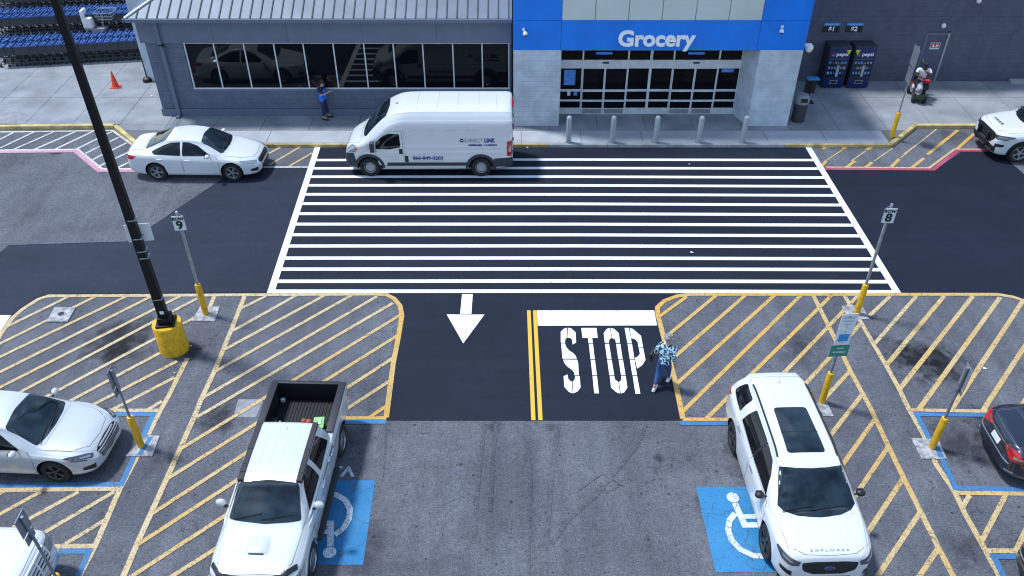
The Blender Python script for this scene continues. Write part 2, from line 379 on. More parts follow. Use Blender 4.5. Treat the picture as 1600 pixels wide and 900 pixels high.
# the left part of the carriageway was sealed earlier and has greyed a little
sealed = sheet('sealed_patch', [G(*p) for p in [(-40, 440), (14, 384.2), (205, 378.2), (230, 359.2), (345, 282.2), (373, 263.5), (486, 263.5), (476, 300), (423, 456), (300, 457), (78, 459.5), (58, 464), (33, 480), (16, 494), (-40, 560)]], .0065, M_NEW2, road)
_zt = [0]
def zlev(base=.009):
    _zt[0] += 1; return base + (_zt[0] % 37) * .00022
def strip(name, pts, w, m, parent, z=None, sub=None):
    """mitred painted strip through world points"""
    P = [Vector((p[0], p[1])) for p in pts]; n = len(P); Lf = []; Rt = []
    for i in range(n):
        d0 = (P[i] - P[i - 1]).normalized() if i else (P[1] - P[0]).normalized()
        d1 = (P[i + 1] - P[i]).normalized() if i < n - 1 else d0
        t = (d0 + d1).normalized(); nn = Vector((-t.y, t.x)); k = w / 2 / max(.5, nn.dot(Vector((-d0.y, d0.x))))
        Lf.append(P[i] + nn * k); Rt.append(P[i] - nn * k)
    z = zlev() if z is None else z
    vs = [(p.x, p.y, z) for p in Lf] + [(p.x, p.y, z) for p in Rt]
    fs = [(n + i, n + i + 1, i + 1, i) for i in range(n - 1)]
    return pyd(name, vs, fs, m, parent)
def line(pts, m, w=.125, name='yellow_line', parent=None, ext=0):
    P = [G(*p) for p in pts]
    return strip(name, P, w, m, parent or lot)

# --- crosswalk
for yl, yr in zip((250.4, 263.4, 276.4, 289.9, 303.9, 318.6, 334.3, 350.6, 367.2, 384.8, 403.7, 421, 440, 455.6), (250.4, 263.8, 277.8, 291.6, 305.7, 320.7, 335.9, 352.2, 369, 386, 405, 421.8, 440.6, 456.6)):
    fl = (yl - 229) / 228.5; xl = 497 - fl * 74 + 3; xr = 1261 + fl * 141 - 3
    line([(xl, yl), ((xl + xr) / 2, (yl + yr) / 2 - .8), (xr, yr)], M_WH, .165, 'crosswalk_stripe', road)
line([(496.5, 229.5), (423, 458)], M_WH, .215, 'crosswalk_edge', road); line([(1262, 229.5), (1402, 458)], M_WH, .215, 'crosswalk_edge', road)
def poly_mark(name, pxs, m, parent, z=None):
    return sheet(name, [G(*p) for p in pxs], zlev() if z is None else z, m, parent)
poly_mark('arrow_shaft', [(722, 460), (738.7, 460), (736.6, 490.9), (719, 490.9)], M_WH, road)
poly_mark('arrow_head', [(698, 491.8), (757, 492), (723.8, 537)], M_WH, road)
poly_mark('stop_bar', [(839, 485.5), (1022, 485.5), (1026.5, 509), (840.4, 509.5)], M_WH, road)
poly_mark('stop_bar', [(-40, 493), (17.5, 493), (-1, 521), (-60, 521)], M_WH, road)
line([(826.3, 485.5), (833.4, 657)], M_YD, .105, 'centre_line', road); line([(835.6, 485.5), (844.5, 657)], M_YD, .105, 'centre_line', road)
LET = {'S': [[(180, 88), (150, 95), (112, 130), (112, 248), (158, 250), (160, 215), (170, 200), (185, 195)], [(190, 88), (225, 95), (272, 138), (278, 248), (240, 270), (234, 215), (218, 200), (192, 196)],
  [(116, 258), (158, 258), (170, 295), (205, 335), (250, 365), (275, 395), (285, 422), (130, 422)], [(138, 432), (290, 434), (300, 470), (308, 602), (262, 602), (255, 570), (235, 545), (180, 505), (150, 470)],
  [(142, 612), (185, 594), (192, 640), (212, 662), (232, 672), (240, 798), (200, 782), (152, 730)], [(268, 612), (316, 612), (326, 735), (295, 775), (248, 798), (240, 672), (262, 650)]],
 'T': [[(334, 90), (498, 90), (512, 198), (452, 198), (458, 255), (412, 255), (406, 198), (346, 198)], [(415, 262), (460, 262), (480, 428), (434, 428)], [(436, 436), (482, 436), (502, 602), (454, 602)], [(456, 612), (504, 612), (524, 797), (474, 797)]],
 'O': [[(642, 90), (610, 100), (576, 145), (588, 250), (632, 250), (636, 215), (662, 198)], [(650, 90), (690, 100), (740, 148), (752, 250), (708, 250), (700, 215), (668, 198)], [(590, 262), (634, 262), (660, 425), (612, 425)], [(710, 262), (756, 262), (780, 425), (734, 425)],
  [(614, 434), (662, 434), (690, 602), (638, 602)], [(738, 434), (784, 434), (812, 602), (764, 602)], [(642, 612), (690, 612), (700, 650), (735, 676), (752, 800), (712, 785), (656, 735)], [(766, 612), (814, 612), (832, 735), (800, 785), (762, 800), (742, 676), (766, 655)]],
 'P': [[(802, 90), (848, 90), (880, 255), (832, 255)], [(834, 262), (882, 262), (908, 425), (858, 425)], [(860, 434), (908, 434), (936, 602), (886, 602)], [(890, 612), (938, 612), (972, 802), (920, 802)], [(858, 92), (890, 100), (980, 175), (1002, 302), (952, 302), (945, 245), (915, 212), (872, 200)],
  [(956, 310), (1004, 310), (1028, 435), (995, 490), (938, 530), (912, 415), (945, 400), (968, 370)]]}
for ch, pieces in LET.items():
    ms = []
    bm = bmesh.new(); z = zlev()
    for pc in pieces:
        f = bm.faces.new([bm.verts.new(tuple(G(860 + x / 6.923, 500 + y / 6.923)[:2]) + (z,)) for x, y in pc]); f.normal_update()
        if f.normal.z < 0: f.normal_flip()
    bmesh.ops.triangulate(bm, faces=bm.faces[:]); from_bm('stop_letter', bm, M_WH, road)

# --- yellow hatching (photo measured, laid as paint on the lot)
Y1, Y2, Y3 = M_Y1, M_Y2, M_Y3
def many(ls, m, w=.105, name='hatch_line'):
    for a, b in ls: line([a, b], m, w, name)
# left island
line([(590, 460), (75, 463), (60, 468), (35, 484), (20, 497), (0, 525), (-60, 640)], Y2, .13, 'island_outline')
many([((107, 464), (5, 514)), ((149, 464), (-5, 540)), ((197, 464), (-10, 563)), ((236, 464), (-10, 587)), ((282, 463), (-10, 611)), ((308, 467), (15, 622)), ((313, 492), (60, 627)),
      ((250, 552), (110, 627)), ((277, 565), (140, 636)), ((273, 590), (176, 640)), ((253, 627), (230, 641))], Y2)
line([(293, 560), (263, 620), (250, 643), (218, 708), (188, 763), (149, 853), (122, 905), (100, 950)], Y2, .125)
line([(335, 463), (323, 492)], Y2, .12)
line([(-80, 641), (250, 641.5)], Y2, .11, 'bay_line'); line([(189, 764), (80, 765), (-60, 767)], Y2, .12, 'bay_line')
many([((8, 767), (-20, 782)), ((64, 768.7), (-10, 809)), ((123, 769), (20, 825)), ((180, 768), (60, 838)), ((169, 810), (99.5, 852))], Y2)
line([(149, 853.5), (-60, 855)], Y2, .11, 'bay_line')
line([(-60, 648), (240, 647.5), (190, 757), (60, 758.5), (-60, 760)], M_BL, .13, 'blue_bay_line'); line([(-60, 862), (140, 861.5), (95, 960)], M_BL, .13, 'blue_bay_line')
# hatched strip left of the aisle
line([(383, 461), (363, 512), (335, 581), (316, 621), (303, 653), (261, 747.5), (214.6, 850), (190, 908), (165, 965)], Y2, .13)
many([((416, 462.7), (376, 482.7)), ((463, 462), (362.7, 518)), ((509, 461), (350.7, 546.7)), ((549, 462), (336, 581)), ((589, 463.5), (316, 622.7)), ((614, 474), (303, 655))], Y2)
many([((625, 493), (279, 704)), ((622.7, 524), (261, 749)), ((616, 558.7), (239.5, 802))], Y1)
many([((610.7, 594.7), (214.6, 852))], Y1); many([((604, 634.7), (577, 653))], Y3)
many([((380, 788), (200, 905)), ((380, 831), (250, 913)), ((380, 868), (300, 920))], Y1)
line([(590, 460.5), (604, 461), (616, 467), (625, 478), (628, 493), (623, 525), (614.5, 568), (603.5, 653)], Y3, .135, 'island_outline'); line([(604, 653.5), (525, 653.8)], Y3, .11, 'bay_line')
line([(527, 660), (604, 659.7)], M_BL, .13, 'blue_bay_line')
# right island
line([(1560, 460.5), (1080, 460.5), (1058.7, 463), (1038, 470.5), (1027, 481), (1028, 493.3), (1039, 536), (1055, 597), (1067, 655)], Y3, .135, 'island_outline')
line([(1067, 655.7), (1160, 656)], Y3, .11, 'bay_line'); line([(1063, 662), (1160, 662.3)], M_BL, .13, 'blue_bay_line')
many([((1073, 464), (1029, 496)), ((1119, 462), (1038, 529)), ((1164, 462), (1054, 558)), ((1209.7, 462), (1056, 601)), ((1251, 462), (1067, 643)), ((1299, 462), (1103, 655))], Y3)
many([((1340, 462.7), (1220, 588)), ((1345, 506), (1240, 620)), ((1328, 580), (1280, 632)), ((1346.7, 617), (1290, 690)), ((1366.6, 656), (1310, 735)), ((1388, 698), (1330, 784)), ((1411, 748), (1340, 856)),
      ((1437, 801.7), (1365, 910)), ((1465, 858), (1427, 915))], Y1)
line([(1270.7, 462), (1305, 530.7), (1329, 581), (1361, 640), (1388, 698), (1413, 749.7), (1439, 801.7), (1467.7, 859.5), (1495, 912), (1525, 970)], Y1, .125)
line([(1319, 462), (1345, 504), (1365, 538.7), (1384, 570.7), (1404, 606.7), (1420, 640), (1444.6, 683), (1463, 727), (1492, 770), (1506.7, 801.7), (1532.7, 848), (1565, 908), (1600, 975)], Y2, .125)
many([((1390.7, 463), (1358, 494)), ((1432, 462.7), (1366.7, 537))], Y2)
many([((1475, 463), (1385, 571)), ((1520, 463), (1405, 609)), ((1562.5, 465), (1435, 641)), ((1597.7, 471), (1486, 641)), ((1632, 494), (1535, 643)), ((1660, 535), (1593, 640)), ((1700, 560), (1650, 640))], Y1, .12)
line([(1560, 460.5), (1583, 464.5), (1598, 469.5), (1623, 480), (1640, 500), (1700, 600)], Y1, .13, 'island_outline')
line([(1419, 641), (1540, 643), (1700, 645)], Y1, .11, 'bay_line')
line([(1493, 770.5), (1700, 773)], Y1, .12, 'bay_line'); line([(1539, 861), (1700, 863)], Y2, .12, 'bay_line')
many([((1515, 774), (1504, 791.6)), ((1571.7, 773), (1534, 845)), ((1628, 775), (1587, 861))], Y2)
line([(1700, 650), (1432, 648), (1450, 683), (1472, 718), (1492, 762.7), (1574, 765), (1700, 767)], M_BL, .13, 'blue_bay_line')
line([(1700, 872), (1552, 870), (1570, 905), (1600, 960)], M_BL, .13, 'blue_bay_line')
# top left bay
line([(-40, 209), (0, 206.7), (54, 206.3), (176, 204.3), (207, 227)], M_WF, .1, 'bay_line')
many([((21, 207.7), (-20, 229)), ((54, 206.6), (0, 232)), ((85.5, 206), (19.5, 235)), ((119, 205.5), (51, 235)), ((146.2, 205.2), (84, 234.5)), ((174.7, 206), (119, 233.5)), ((186, 214.5), (133.5, 240)),
      ((198, 223.5), (144.7, 249.7)), ((205, 236), (156, 259.5)), ((225, 242), (180, 264.5))], M_WF, .10)
line([(-40, 235.5), (121, 234), (159, 264.5), (230, 264.5)], M_WF, .12, 'bay_line'); line([(-40, 238), (118.5, 236.5), (155, 267), (240, 267)], M_PINK, .17, 'red_kerb_line')
many([((439, 230), (417, 241.8)), ((469, 230), (421.7, 257.6)), ((488.5, 239), (452, 260))], Y2, .1)
line([(390, 261.5), (484, 261.5)], M_WF, .1, 'bay_line')
# top right bay
many([((1294, 229), (1285, 233)), ((1290.6, 252), (1283, 261)), ((1323, 229.5), (1317, 233)), ((1336, 252), (1322, 262)), ((1362.6, 229.8), (1353.6, 235)), ((1362.6, 254), (1352.5, 262)), ((1405, 248.7), (1391.7, 262)),
      ((1443.6, 247.6), (1425, 262)), ((1496.5, 203.7), (1449, 242)), ((1524.6, 207), (1494, 234))], Y3, .12)
many([((1353, 236), (1330, 252)), ((1395, 232), (1366, 252)), ((1462.7, 202.6), (1407, 247)), ((1317, 234), (1290, 252)), ((1433, 226), (1412, 241))], M_Y2, .05, 'worn_hatch_line')
line([(1291, 261.8), (1452, 262.6), (1491, 233.6), (1560, 234)], Y2, .09, 'bay_line')
line([(1289.5, 264), (1458, 265.3), (1496, 235.7), (1560, 236)], M_RED, .15, 'red_kerb_line')
# asphalt and concrete patches, covers
def slabpx(name, pts, z, m, parent=lot, h=None):
    P = [G(*p) for p in pts]; h = .018 if h is None else h
    bm = bmesh.new(); f = bm.faces.new([bm.verts.new((p.x, p.y, z)) for p in P]); f.normal_update()
    if f.normal.z < 0: f.normal_flip()
    r = bmesh.ops.extrude_face_region(bm, geom=[f]); bmesh.ops.translate(bm, verts=[v for v in r['geom'] if isinstance(v, bmesh.types.BMVert)], vec=(0, 0, h))
    return from_bm(name, bm, m, parent)
slabpx('concrete_patch', [(372, 624), (412, 624), (400, 652), (365, 652)], -.02, M_PATCH, h=.024)
for pts in ([(196, 714), (230, 680), (250, 682), (238, 714)], [(1423, 685), (1466, 688), (1479, 718), (1440, 718)], [(1315, 479), (1346, 478), (1358, 499), (1326, 500)], [(313, 480), (343.7, 480), (336, 503), (300, 502)], [(1270, 628), (1291, 628), (1302, 651), (1282, 651)]):
    slabpx('concrete_pad', pts, -.02, M_PAD, h=.048)
poly_mark('blue_bay_line', [(233, 684), (240, 684), (222, 712), (214, 712)], M_BL, lot, .030)
poly_mark('blue_bay_line', [(1454, 688), (1461, 688), (1475, 716), (1466, 716)], M_BL, lot, .030)
mh = empty('manhole_slab', G(96, 492), 0, 'square pale concrete manhole slab with dark round hole in the left hatched island', 'manhole cover')
Pm = [G(*p) - G(96, 492) for p in [(86, 481.6), (119, 481.6), (106, 504), (73, 504)]]
bm = bmesh.new(); f = bm.faces.new([bm.verts.new((p.x, p.y, -.02)) for p in Pm]); f.normal_update()
if f.normal.z < 0: f.normal_flip()
r = bmesh.ops.extrude_face_region(bm, geom=[f]); bmesh.ops.translate(bm, verts=[v for v in r['geom'] if isinstance(v, bmesh.types.BMVert)], vec=(0, 0, .06))
from_bm('slab', bm, M_PAD, mh)
MB().lathe([(.085, .0402), (.085, .046), (.06, .046), (.06, .043), (.001, .043)], 20).build('cover', M_TRIM, mh)

M_MARK = asphalt('tyre_mark', (.102, .107, .126), (.071, .076, .091), .5, tracks=True)
for pts, w in (([(1010, 662), (996, 695), (968, 730), (930, 775), (885, 815), (862, 850)], .10), ([(800, 662), (822, 690), (831, 730), (829, 790), (826, 900)], .055), ([(872, 663), (862, 740), (857, 800), (852, 860)], .12), ([(757, 662), (750, 720), (744, 790), (741, 850)], .10), ([(775, 663), (770, 720), (766, 800)], .09),
               ([(975, 760), (940, 740), (905, 765)], .05), ([(604, 664), (602, 700), (598, 745)], .035), ([(690, 790), (720, 776), (745, 780)], .035)):
    strip('tyre_mark', [G(*p) for p in pts], w, M_MARK, lot, zlev(.0035))
# --- blue accessible squares with wheelchair symbols
def square(x0, x1, y0, y1, skew):
    return sheet('blue_square', [(x0, y0), (x1, y0), (x1 + skew, y1), (x0 + skew, y1)], .0075, M_BSQ, lot)
square(4.18, 6.35, 10.13, 12.32, -.03); square(-5.25, -3.08, 10.30, 12.50, -.03)
def isa(cx, cy, flip, k=1.0):
    s = -1 if flip else 1
    def T(x, y): return (cx + s * x * k, cy + s * y * k)
    z = zlev(.019)
    def st(pts, w=.125): strip('wheelchair_symbol', [T(*p) for p in pts], w * k, M_ISA, lot, zlev(.019))
    hd = [T(-.30 + .14 * math.cos(a), .83 + .14 * math.sin(a)) for a in [i * math.pi / 9 for i in range(18)]]
    sheet('wheelchair_symbol', hd, z, M_ISA, lot)
    st([(-.29, .68), (-.20, .10), (.28, .10), (.50, -.42), (.68, -.36)], .14); st([(-.24, .32), (.22, .32)], .12)
    st([(-.34, .40), (-.50, .22), (-.58, -.03), (-.56, -.28), (-.42, -.52), (-.18, -.67), (.08, -.68), (.32, -.56), (.44, -.40)], .13)
isa(5.22, 11.18, False, 1.0); isa(-4.12, 11.42, True, 1.0)
me = text_me('VAN', .42, 0, .01, 1.05); p = G(520, 737); me.transform(Matrix.Translation((p.x, p.y, zlev())) @ Matrix.Rotation(math.pi, 4, 'Z')); mesh_obj('van_lettering', me, M_ISA, lot)

# ================================================================== SIDEWALK
KY, BY = 28.16, 29.66       # kerb face in front of the shop, kerb face in the two bays
def clip(poly, a, b, c):    # keep a*x+b*y<=c
    o = []
    for i in range(len(poly)):
        p, q = poly[i - 1], poly[i]; dp = a * p[0] + b * p[1] - c; dq = a * q[0] + b * q[1] - c
        if (dp < 0) != (dq < 0) and dp != dq: t = dp / (dp - dq); o.append((p[0] + t * (q[0] - p[0]), p[1] + t * (q[1] - p[1])))
        if dq <= 0: o.append(q)
    return o
kbL = G(213, 224, .12); kbL2 = G(177, 197, .12); kbR = G(1395, 226, .12); kbR2 = G(1433, 198, .12)
side = empty('sidewalk', (0, 0, 0)); side['kind'] = 'structure'
def slabs(region, m, xs, ys, zt=.12, gap=.009, name='slab'):
    for i in range(len(xs) - 1):
        for j in range(len(ys) - 1):
            p = clip(clip(clip(clip(region, 1, 0, xs[i + 1] - gap), -1, 0, -xs[i] - gap), 0, 1, ys[j + 1] - gap), 0, -1, -ys[j] - gap)
            if len(p) < 3: continue
            ar = abs(sum(p[k - 1][0] * p[k][1] - p[k][0] * p[k - 1][1] for k in range(len(p)))) / 2
            if ar < .02: continue
            bm = bmesh.new(); f = bm.faces.new([bm.verts.new((x, y, zt - .1)) for x, y in p]); f.normal_update()
            if f.normal.z < 0: f.normal_flip()
            r = bmesh.ops.extrude_face_region(bm, geom=[f]); bmesh.ops.translate(bm, verts=[v for v in r['geom'] if isinstance(v, bmesh.types.BMVert)], vec=(0, 0, .1 + random.uniform(-.0015, .0015)))
            from_bm(name, bm, m, side)
sheet('joint_bed', [(-60, BY + .02), (60, BY + .02), (60, 60), (-60, 60)], .1, M_JOINT, side); sheet('joint_bed', [(kbL.x, KY + .02), (kbR.x, KY + .02), (kbR2.x, BY + .04), (kbL2.x, BY + .04)], .0985, M_JOINT, side)
KW = .16
mid = [(kbL.x + .06, KY + KW), (kbR.x - .06, KY + KW), (kbR2.x, 29.66 + KW), (kbL2.x, 29.66 + KW)]
xs = [-30 + 1.85 * i for i in range(33)]
mainreg = [(-33, BY + KW), (33, BY + KW), (33, 52), (-33, 52)]
ystrip = 29.28
slabs(clip(mid, 0, -1, -ystrip), M_SLAB, xs, [KY, ystrip, BY + KW], name='slab')
slabs(clip(mainreg, 0, -1, -(BY + KW)), M_SLAB, xs, [BY + KW, 32.2, 34.6, 37, 39.4, 41.8, 44.2, 47, 52], name='slab')
# newer, paler strip along the kerb
slabs(clip(clip(mid, 0, 1, ystrip), 1, 0, 14.1), M_SLAB2, [-13.2, -9.2, -5.1, -1, 0.35, 2.6, 4.9, 7.2, 9.6, 11.8, 14.2, 16], [KY, ystrip], zt=.123, name='light_slab')
sheet('asphalt_ramp', [(x, y) for x, y in [(-26, 29.9), (-19.0, 29.9), (-19.9, 31.3), (-26, 31.3)]], .126, M_PATCH, side)
# kerbs
def kerb(pts, m, z1=.135, name='kerb', kw=None):
    kw = kw or KW
    P = [Vector((p[0], p[1])) for p in pts]; n = len(P); vs = []; fs = []
    for i in range(n):
        d0 = (P[i] - P[i - 1]).normalized() if i else (P[1] - P[0]).normalized(); d1 = (P[i + 1] - P[i]).normalized() if i < n - 1 else d0
        t = (d0 + d1).normalized(); nn = Vector((-t.y, t.x)) * (kw - .012) / max(.6, Vector((-t.y, t.x)).dot(Vector((-d0.y, d0.x))))
        a = P[i]; b = P[i] + nn
        vs += [(a.x, a.y, -.02), (a.x, a.y, z1 - .02), (a.x + nn.x * .12, a.y + nn.y * .12, z1), (b.x, b.y, z1), (b.x, b.y, -.02)]
    for i in range(n - 1):
        for k in range(4): fs.append((i * 5 + k, i * 5 + 5 + k, i * 5 + 6 + k, i * 5 + 1 + k))
    fs.append((4, 3, 2, 1, 0)); e = (n - 1) * 5; fs.append((e, e + 1, e + 2, e + 3, e + 4))
    return pyd(name, vs, [f[::-1] for f in fs], m, side)
def lerp2(a, b, t): return (a[0] + (b[0] - a[0]) * t, a[1] + (b[1] - a[1]) * t)
def kerb_run(a, b, m, seg=2.4, z1=.135, kw=None):
    d = math.hypot(b[0] - a[0], b[1] - a[1]); n = max(1, round(d / seg))
    for i in range(n): kerb([lerp2(a, b, (i + .003) / n), lerp2(a, b, (i + .997) / n)], m, z1, 'kerb', kw)
kerb_run((-33, 29.0), (-19.0, 29.60), M_KERBY, z1=.15); kerb_run((-19.0, 29.60), (kbL2.x, BY), M_KERBY, z1=.15); kerb_run((kbL2.x, BY), (kbL.x, KY), M_KERBY, z1=.15)
kerb_run((kbL.x, KY), (1.35, KY), M_KERBY, z1=.128, kw=.085); kerb_run((1.35, KY), (10.2, KY), M_KERBG, z1=.126, kw=.085)
kerb_run((kbL.x, KY + .09), (kbR.x, KY + .09), M_KERBG, z1=.1225, kw=.075)
kerb_run((10.2, KY), (kbR.x, KY), M_KERBY, z1=.128, kw=.085); kerb_run((kbR.x, KY), (kbR2.x, BY), M_KERBY, z1=.15); kerb_run((kbR2.x, BY), (33, BY), M_KERBY, z1=.15)

# ================================================================== STORE
YW, YT, YD, YR = 30.58, 29.66, 30.72, 33.76
GZ = .12
store = empty('store_building', (0, YR, 0), 0, 'long grey painted block supermarket with a bright blue entrance tower and a metal roofed wing', 'building')
store.location = (0, 0, 0)
def blocks(name, x0, x1, y, z0, z1, m, parent, holes=(), bw=.40, bh=.20, joined=True, depth=.06, axis='x', jit=.004, share=None, out=-1):
    """running-bond block courses; 'out' is the side the face looks to"""
    nr = max(1, round((z1 - z0) / bh)); bh = (z1 - z0) / nr; g = .002; mb = MB(); shared = []; cnt = 0
    for r in range(nr):
        za = z0 + r * bh; zb = za + bh; xx = x0 - (bw / 2 if r % 2 else 0)
        while xx < x1 - .01:
            a, b = max(xx, x0), min(xx + bw, x1); xx += bw
            if b - a < .04: continue
            segs = [(a, b)]
            for (hx0, hx1, hz0, hz1) in holes:
                if zb > hz0 + .02 and za < hz1 - .02:
                    ns = []
                    for (p, q) in segs:
                        if q <= hx0 or p >= hx1: ns.append((p, q)); continue
                        if p < hx0: ns.append((p, hx0))
                        if q > hx1: ns.append((hx1, q))
                    segs = ns
            for (p, q) in segs:
                if q - p < .03: continue
                pr = random.uniform(0, jit); y0, y1 = (y - pr, y + depth) if out < 0 else (y - depth, y + pr)
                if joined:
                    if axis == 'x': mb.box(p + g, q - g, y0, y1, za + g, zb - g)
                    else: mb.box(y0, y1, p + g, q - g, za + g, zb - g)
                else:
                    key = (round(q - p, 2))
                    if key not in share: 
                        t = MB().box(0, q - p - 2 * g, 0, depth, 0, bh - 2 * g); me = bpy.data.meshes.new('block'); me.from_pydata(t.v, [], t.f)
                        me.materials.append(m); share[key] = me
                    o = bpy.data.objects.new('block', share[key]); COL.objects.link(o); o.parent = parent
                    o.location = (p + g, y0, za + g); cnt += 1
    if joined: 
        o = mb.build(name, m, parent); o['kind'] = 'stuff'; return o
# --- wing (left of the tower)
WX0, WX1 = -13.72, -.02
zb_w = ZP(600, 139, YW)[1]; zt_w = ZP(600, 67, YW)[1]; zeave = ZP(600, 29, YW - .35)[1]
wx0 = ZP(295, 103, YW)[0] + .02; wx1 = -.12
wing = MB().box(WX0, WX1, YW + .05, YW + .25, GZ, zb_w).box(WX0, wx0, YW + .05, YW + .25, zb_w, zt_w).box(WX0, WX1, YW + .05, YW + .25, zt_w, zeave - .02).box(wx1, WX1, YW + .05, YW + .25, zb_w, zt_w) \
    .box(WX0, WX0 + .2, YW + .25, YR, GZ, zeave - .02).build('wing_wall', M_WALL, store)
sh = {}
blocks('block', WX0 - .003, WX1, YW, .42, zb_w - .06, M_WALL, wing, joined=False, share=sh, jit=.006)
sh2 = {}
blocks('block', WX0 - .003, wx0 - .06, YW, zb_w - .06, zt_w, M_WALL, wing, joined=False, share=sh2, jit=.006)
blocks('side_block_courses', YW + .05, YR - .02, WX0, .14, zeave - .3, M_WALL, wing, axis='y', jit=.006)
MB().box(WX0 - .05, WX1, YW - .05, YW + .05, GZ, .41).build('plinth', M_FASC, wing)
MB().box(wx0 - .08, wx1 + .08, YW - .03, YW + .05, zb_w - .07, zb_w + .0).build('sill', M_FASC, wing)
# deep fascia band in panels
for i in range(5):
    a = WX0 - .12 + i * (WX1 - WX0 + .12) / 5; b = WX0 - .12 + (i + 1) * (WX1 - WX0 + .12) / 5
    MB().box(a + .004, b - .004, YW - .11, YW + .045, zt_w + .03, zeave - .06).build('fascia_panel', M_FASC, wing)
MB().box(WX0 - .12, WX0 + .02, YW + .05, YR - .02, zt_w + .03, zeave - .06).build('fascia_panel', M_FASC, wing)
# window strip
frame = MB()
frame.box(wx0 - .05, wx1 + .05, YW - .012, YW + .09, zb_w, zb_w + .05).box(wx0 - .05, wx1 + .05, YW - .012, YW + .09, zt_w - .03, zt_w + .025)
nP = 11; pxs = [288, 333, 380, 427, 473, 520, 568, 614, 660, 707, 753, 798]
mull = [ZP(q + (0), 68, YW)[0] for q in pxs]; mull[0] = wx0; mull[-1] = wx1
win = frame.build('window_strip', M_ALU, store)
for x in mull: MB().box(x - .022, x + .022, YW - .010, YW + .088, zb_w + .05, zt_w - .03).build('mullion', M_ALU, win)
for i in range(nP):
    MB().box(mull[i] + .022, mull[i + 1] - .022, YW + .03, YW + .045, zb_w + .05, zt_w - .03).build('pane', M_GLASS, win)
MB().box(wx0, wx1, YW + .19, YW + .21, zb_w, zt_w).build('dim_backing', M_DIM, win)  # dark sheet coloured as the unlit interior behind the panes
# downspout
dp = MB(); dx = ZP(252, 66, YW)[0]
dp.box(dx - .07, dx + .07, YW - .22, YW - .12, zt_w - .05, zeave).box(dx - .07, dx + .07, YW - .13, YW - .01, GZ + .02, zt_w - .02).box(dx - .07, dx + .07, YW - .22, YW - .01, zt_w - .12, zt_w)
dp.box(dx - .07, dx + .07, YW - .32, YW - .01, GZ + .005, GZ + .09)
dp.build('downspout', M_FASC, store)
MB().box(dx - .14, dx + .14, KY + .3, YW - .35, GZ - .005, GZ + .014).build('drain_channel', M_GALVD, store)
# roof: standing seam, hipped at the left
EX, EY, EZ = WX0 - .30, YW - .36, zeave
sl_ = .5; ridge_t = YR - EY
rf = MB(); TX = .0
rf.v += [(EX, EY, EZ), (TX, EY, EZ), (TX, YR, EZ + sl_ * ridge_t), (EX + ridge_t, YR, EZ + sl_ * ridge_t), (EX, YR, EZ)]
rf.f += [(0, 1, 2, 3), (0, 3, 4)]
rf.v += [(v[0], v[1], v[2] - .05) for v in rf.v[:5]]; rf.f += [(8, 7, 6, 5), (9, 8, 5), (0, 5, 6, 1), (4, 9, 5, 0)]
roof = rf.build('roof', M_SEAMD, store)
pw = .375; x = EX + .02; k = 0
def roofz(x, y): return EZ + sl_ * (y - EY)
while x < TX - .05:
    a, b = x + .012, min(x + pw, TX) - .012
    ya = min(YR, EY + (a - EX)) ; yb = min(YR, EY + (b - EX))
    h = .012
    vs = [(a, EY - .01, EZ + h), (b, EY - .01, EZ + h), (b, yb - .02, roofz(0, yb - .02) + h), (a, max(EY, ya - .02), roofz(0, max(EY, ya - .02)) + h)]
    vs += [(p[0], p[1], p[2] - .02) for p in vs]
    pyd('roof_panel', vs, [(0, 1, 2, 3), (0, 4, 5, 1), (1, 5, 6, 2), (3, 2, 6, 7), (0, 3, 7, 4)], M_ROOF, roof)
    if k: 
        ys_ = min(YR, EY + (x - EX)) - .01
        vs = [(x - .02, EY - .012, EZ), (x + .02, EY - .012, EZ), (x + .02, EY - .012, EZ + .045), (x - .02, EY - .012, EZ + .045)]
        vs += [(p[0], ys_, p[2] + sl_ * (ys_ - EY)) for p in vs]
        pyd('roof_seam', vs, [(0, 1, 2, 3), (3, 2, 6, 7), (0, 3, 7, 4), (1, 5, 6, 2)], M_SEAMD, roof)
    x += pw; k += 1
# hip end panels
y = EY + .02
while y < YR - .1:
    a, b = y + .012, min(y + pw, YR) - .012; h = .012
    xa, xb = EX + (a - EY) - .02, EX + (b - EY) - .02
    pyd('roof_panel', [(EX - .01, a, EZ + h), (xa, a, EZ + sl_ * (xa - EX) + h), (xb, b, EZ + sl_ * (xb - EX) + h), (EX - .01, b, EZ + h)], [(3, 2, 1, 0)][::1], M_ROOF, roof)
    y += pw
MB().bar((EX - .02, EY - .02, EZ + .03), (EX + ridge_t, YR, EZ + sl_ * ridge_t + .04), .05, 6).build('hip_cap', M_ALU, roof)
MB().box(EX - .05, TX, EY - .10, EY - .015, EZ - .12, EZ + .005).box(EX - .10, EX - .015, EY - .1, YR, EZ - .12, EZ + .005).build('gutter', M_FASC, roof)
MB().box(EX + .02, TX, EY + .0, YW - .12, EZ - .11, EZ - .07).build('soffit', M_FASC, roof)
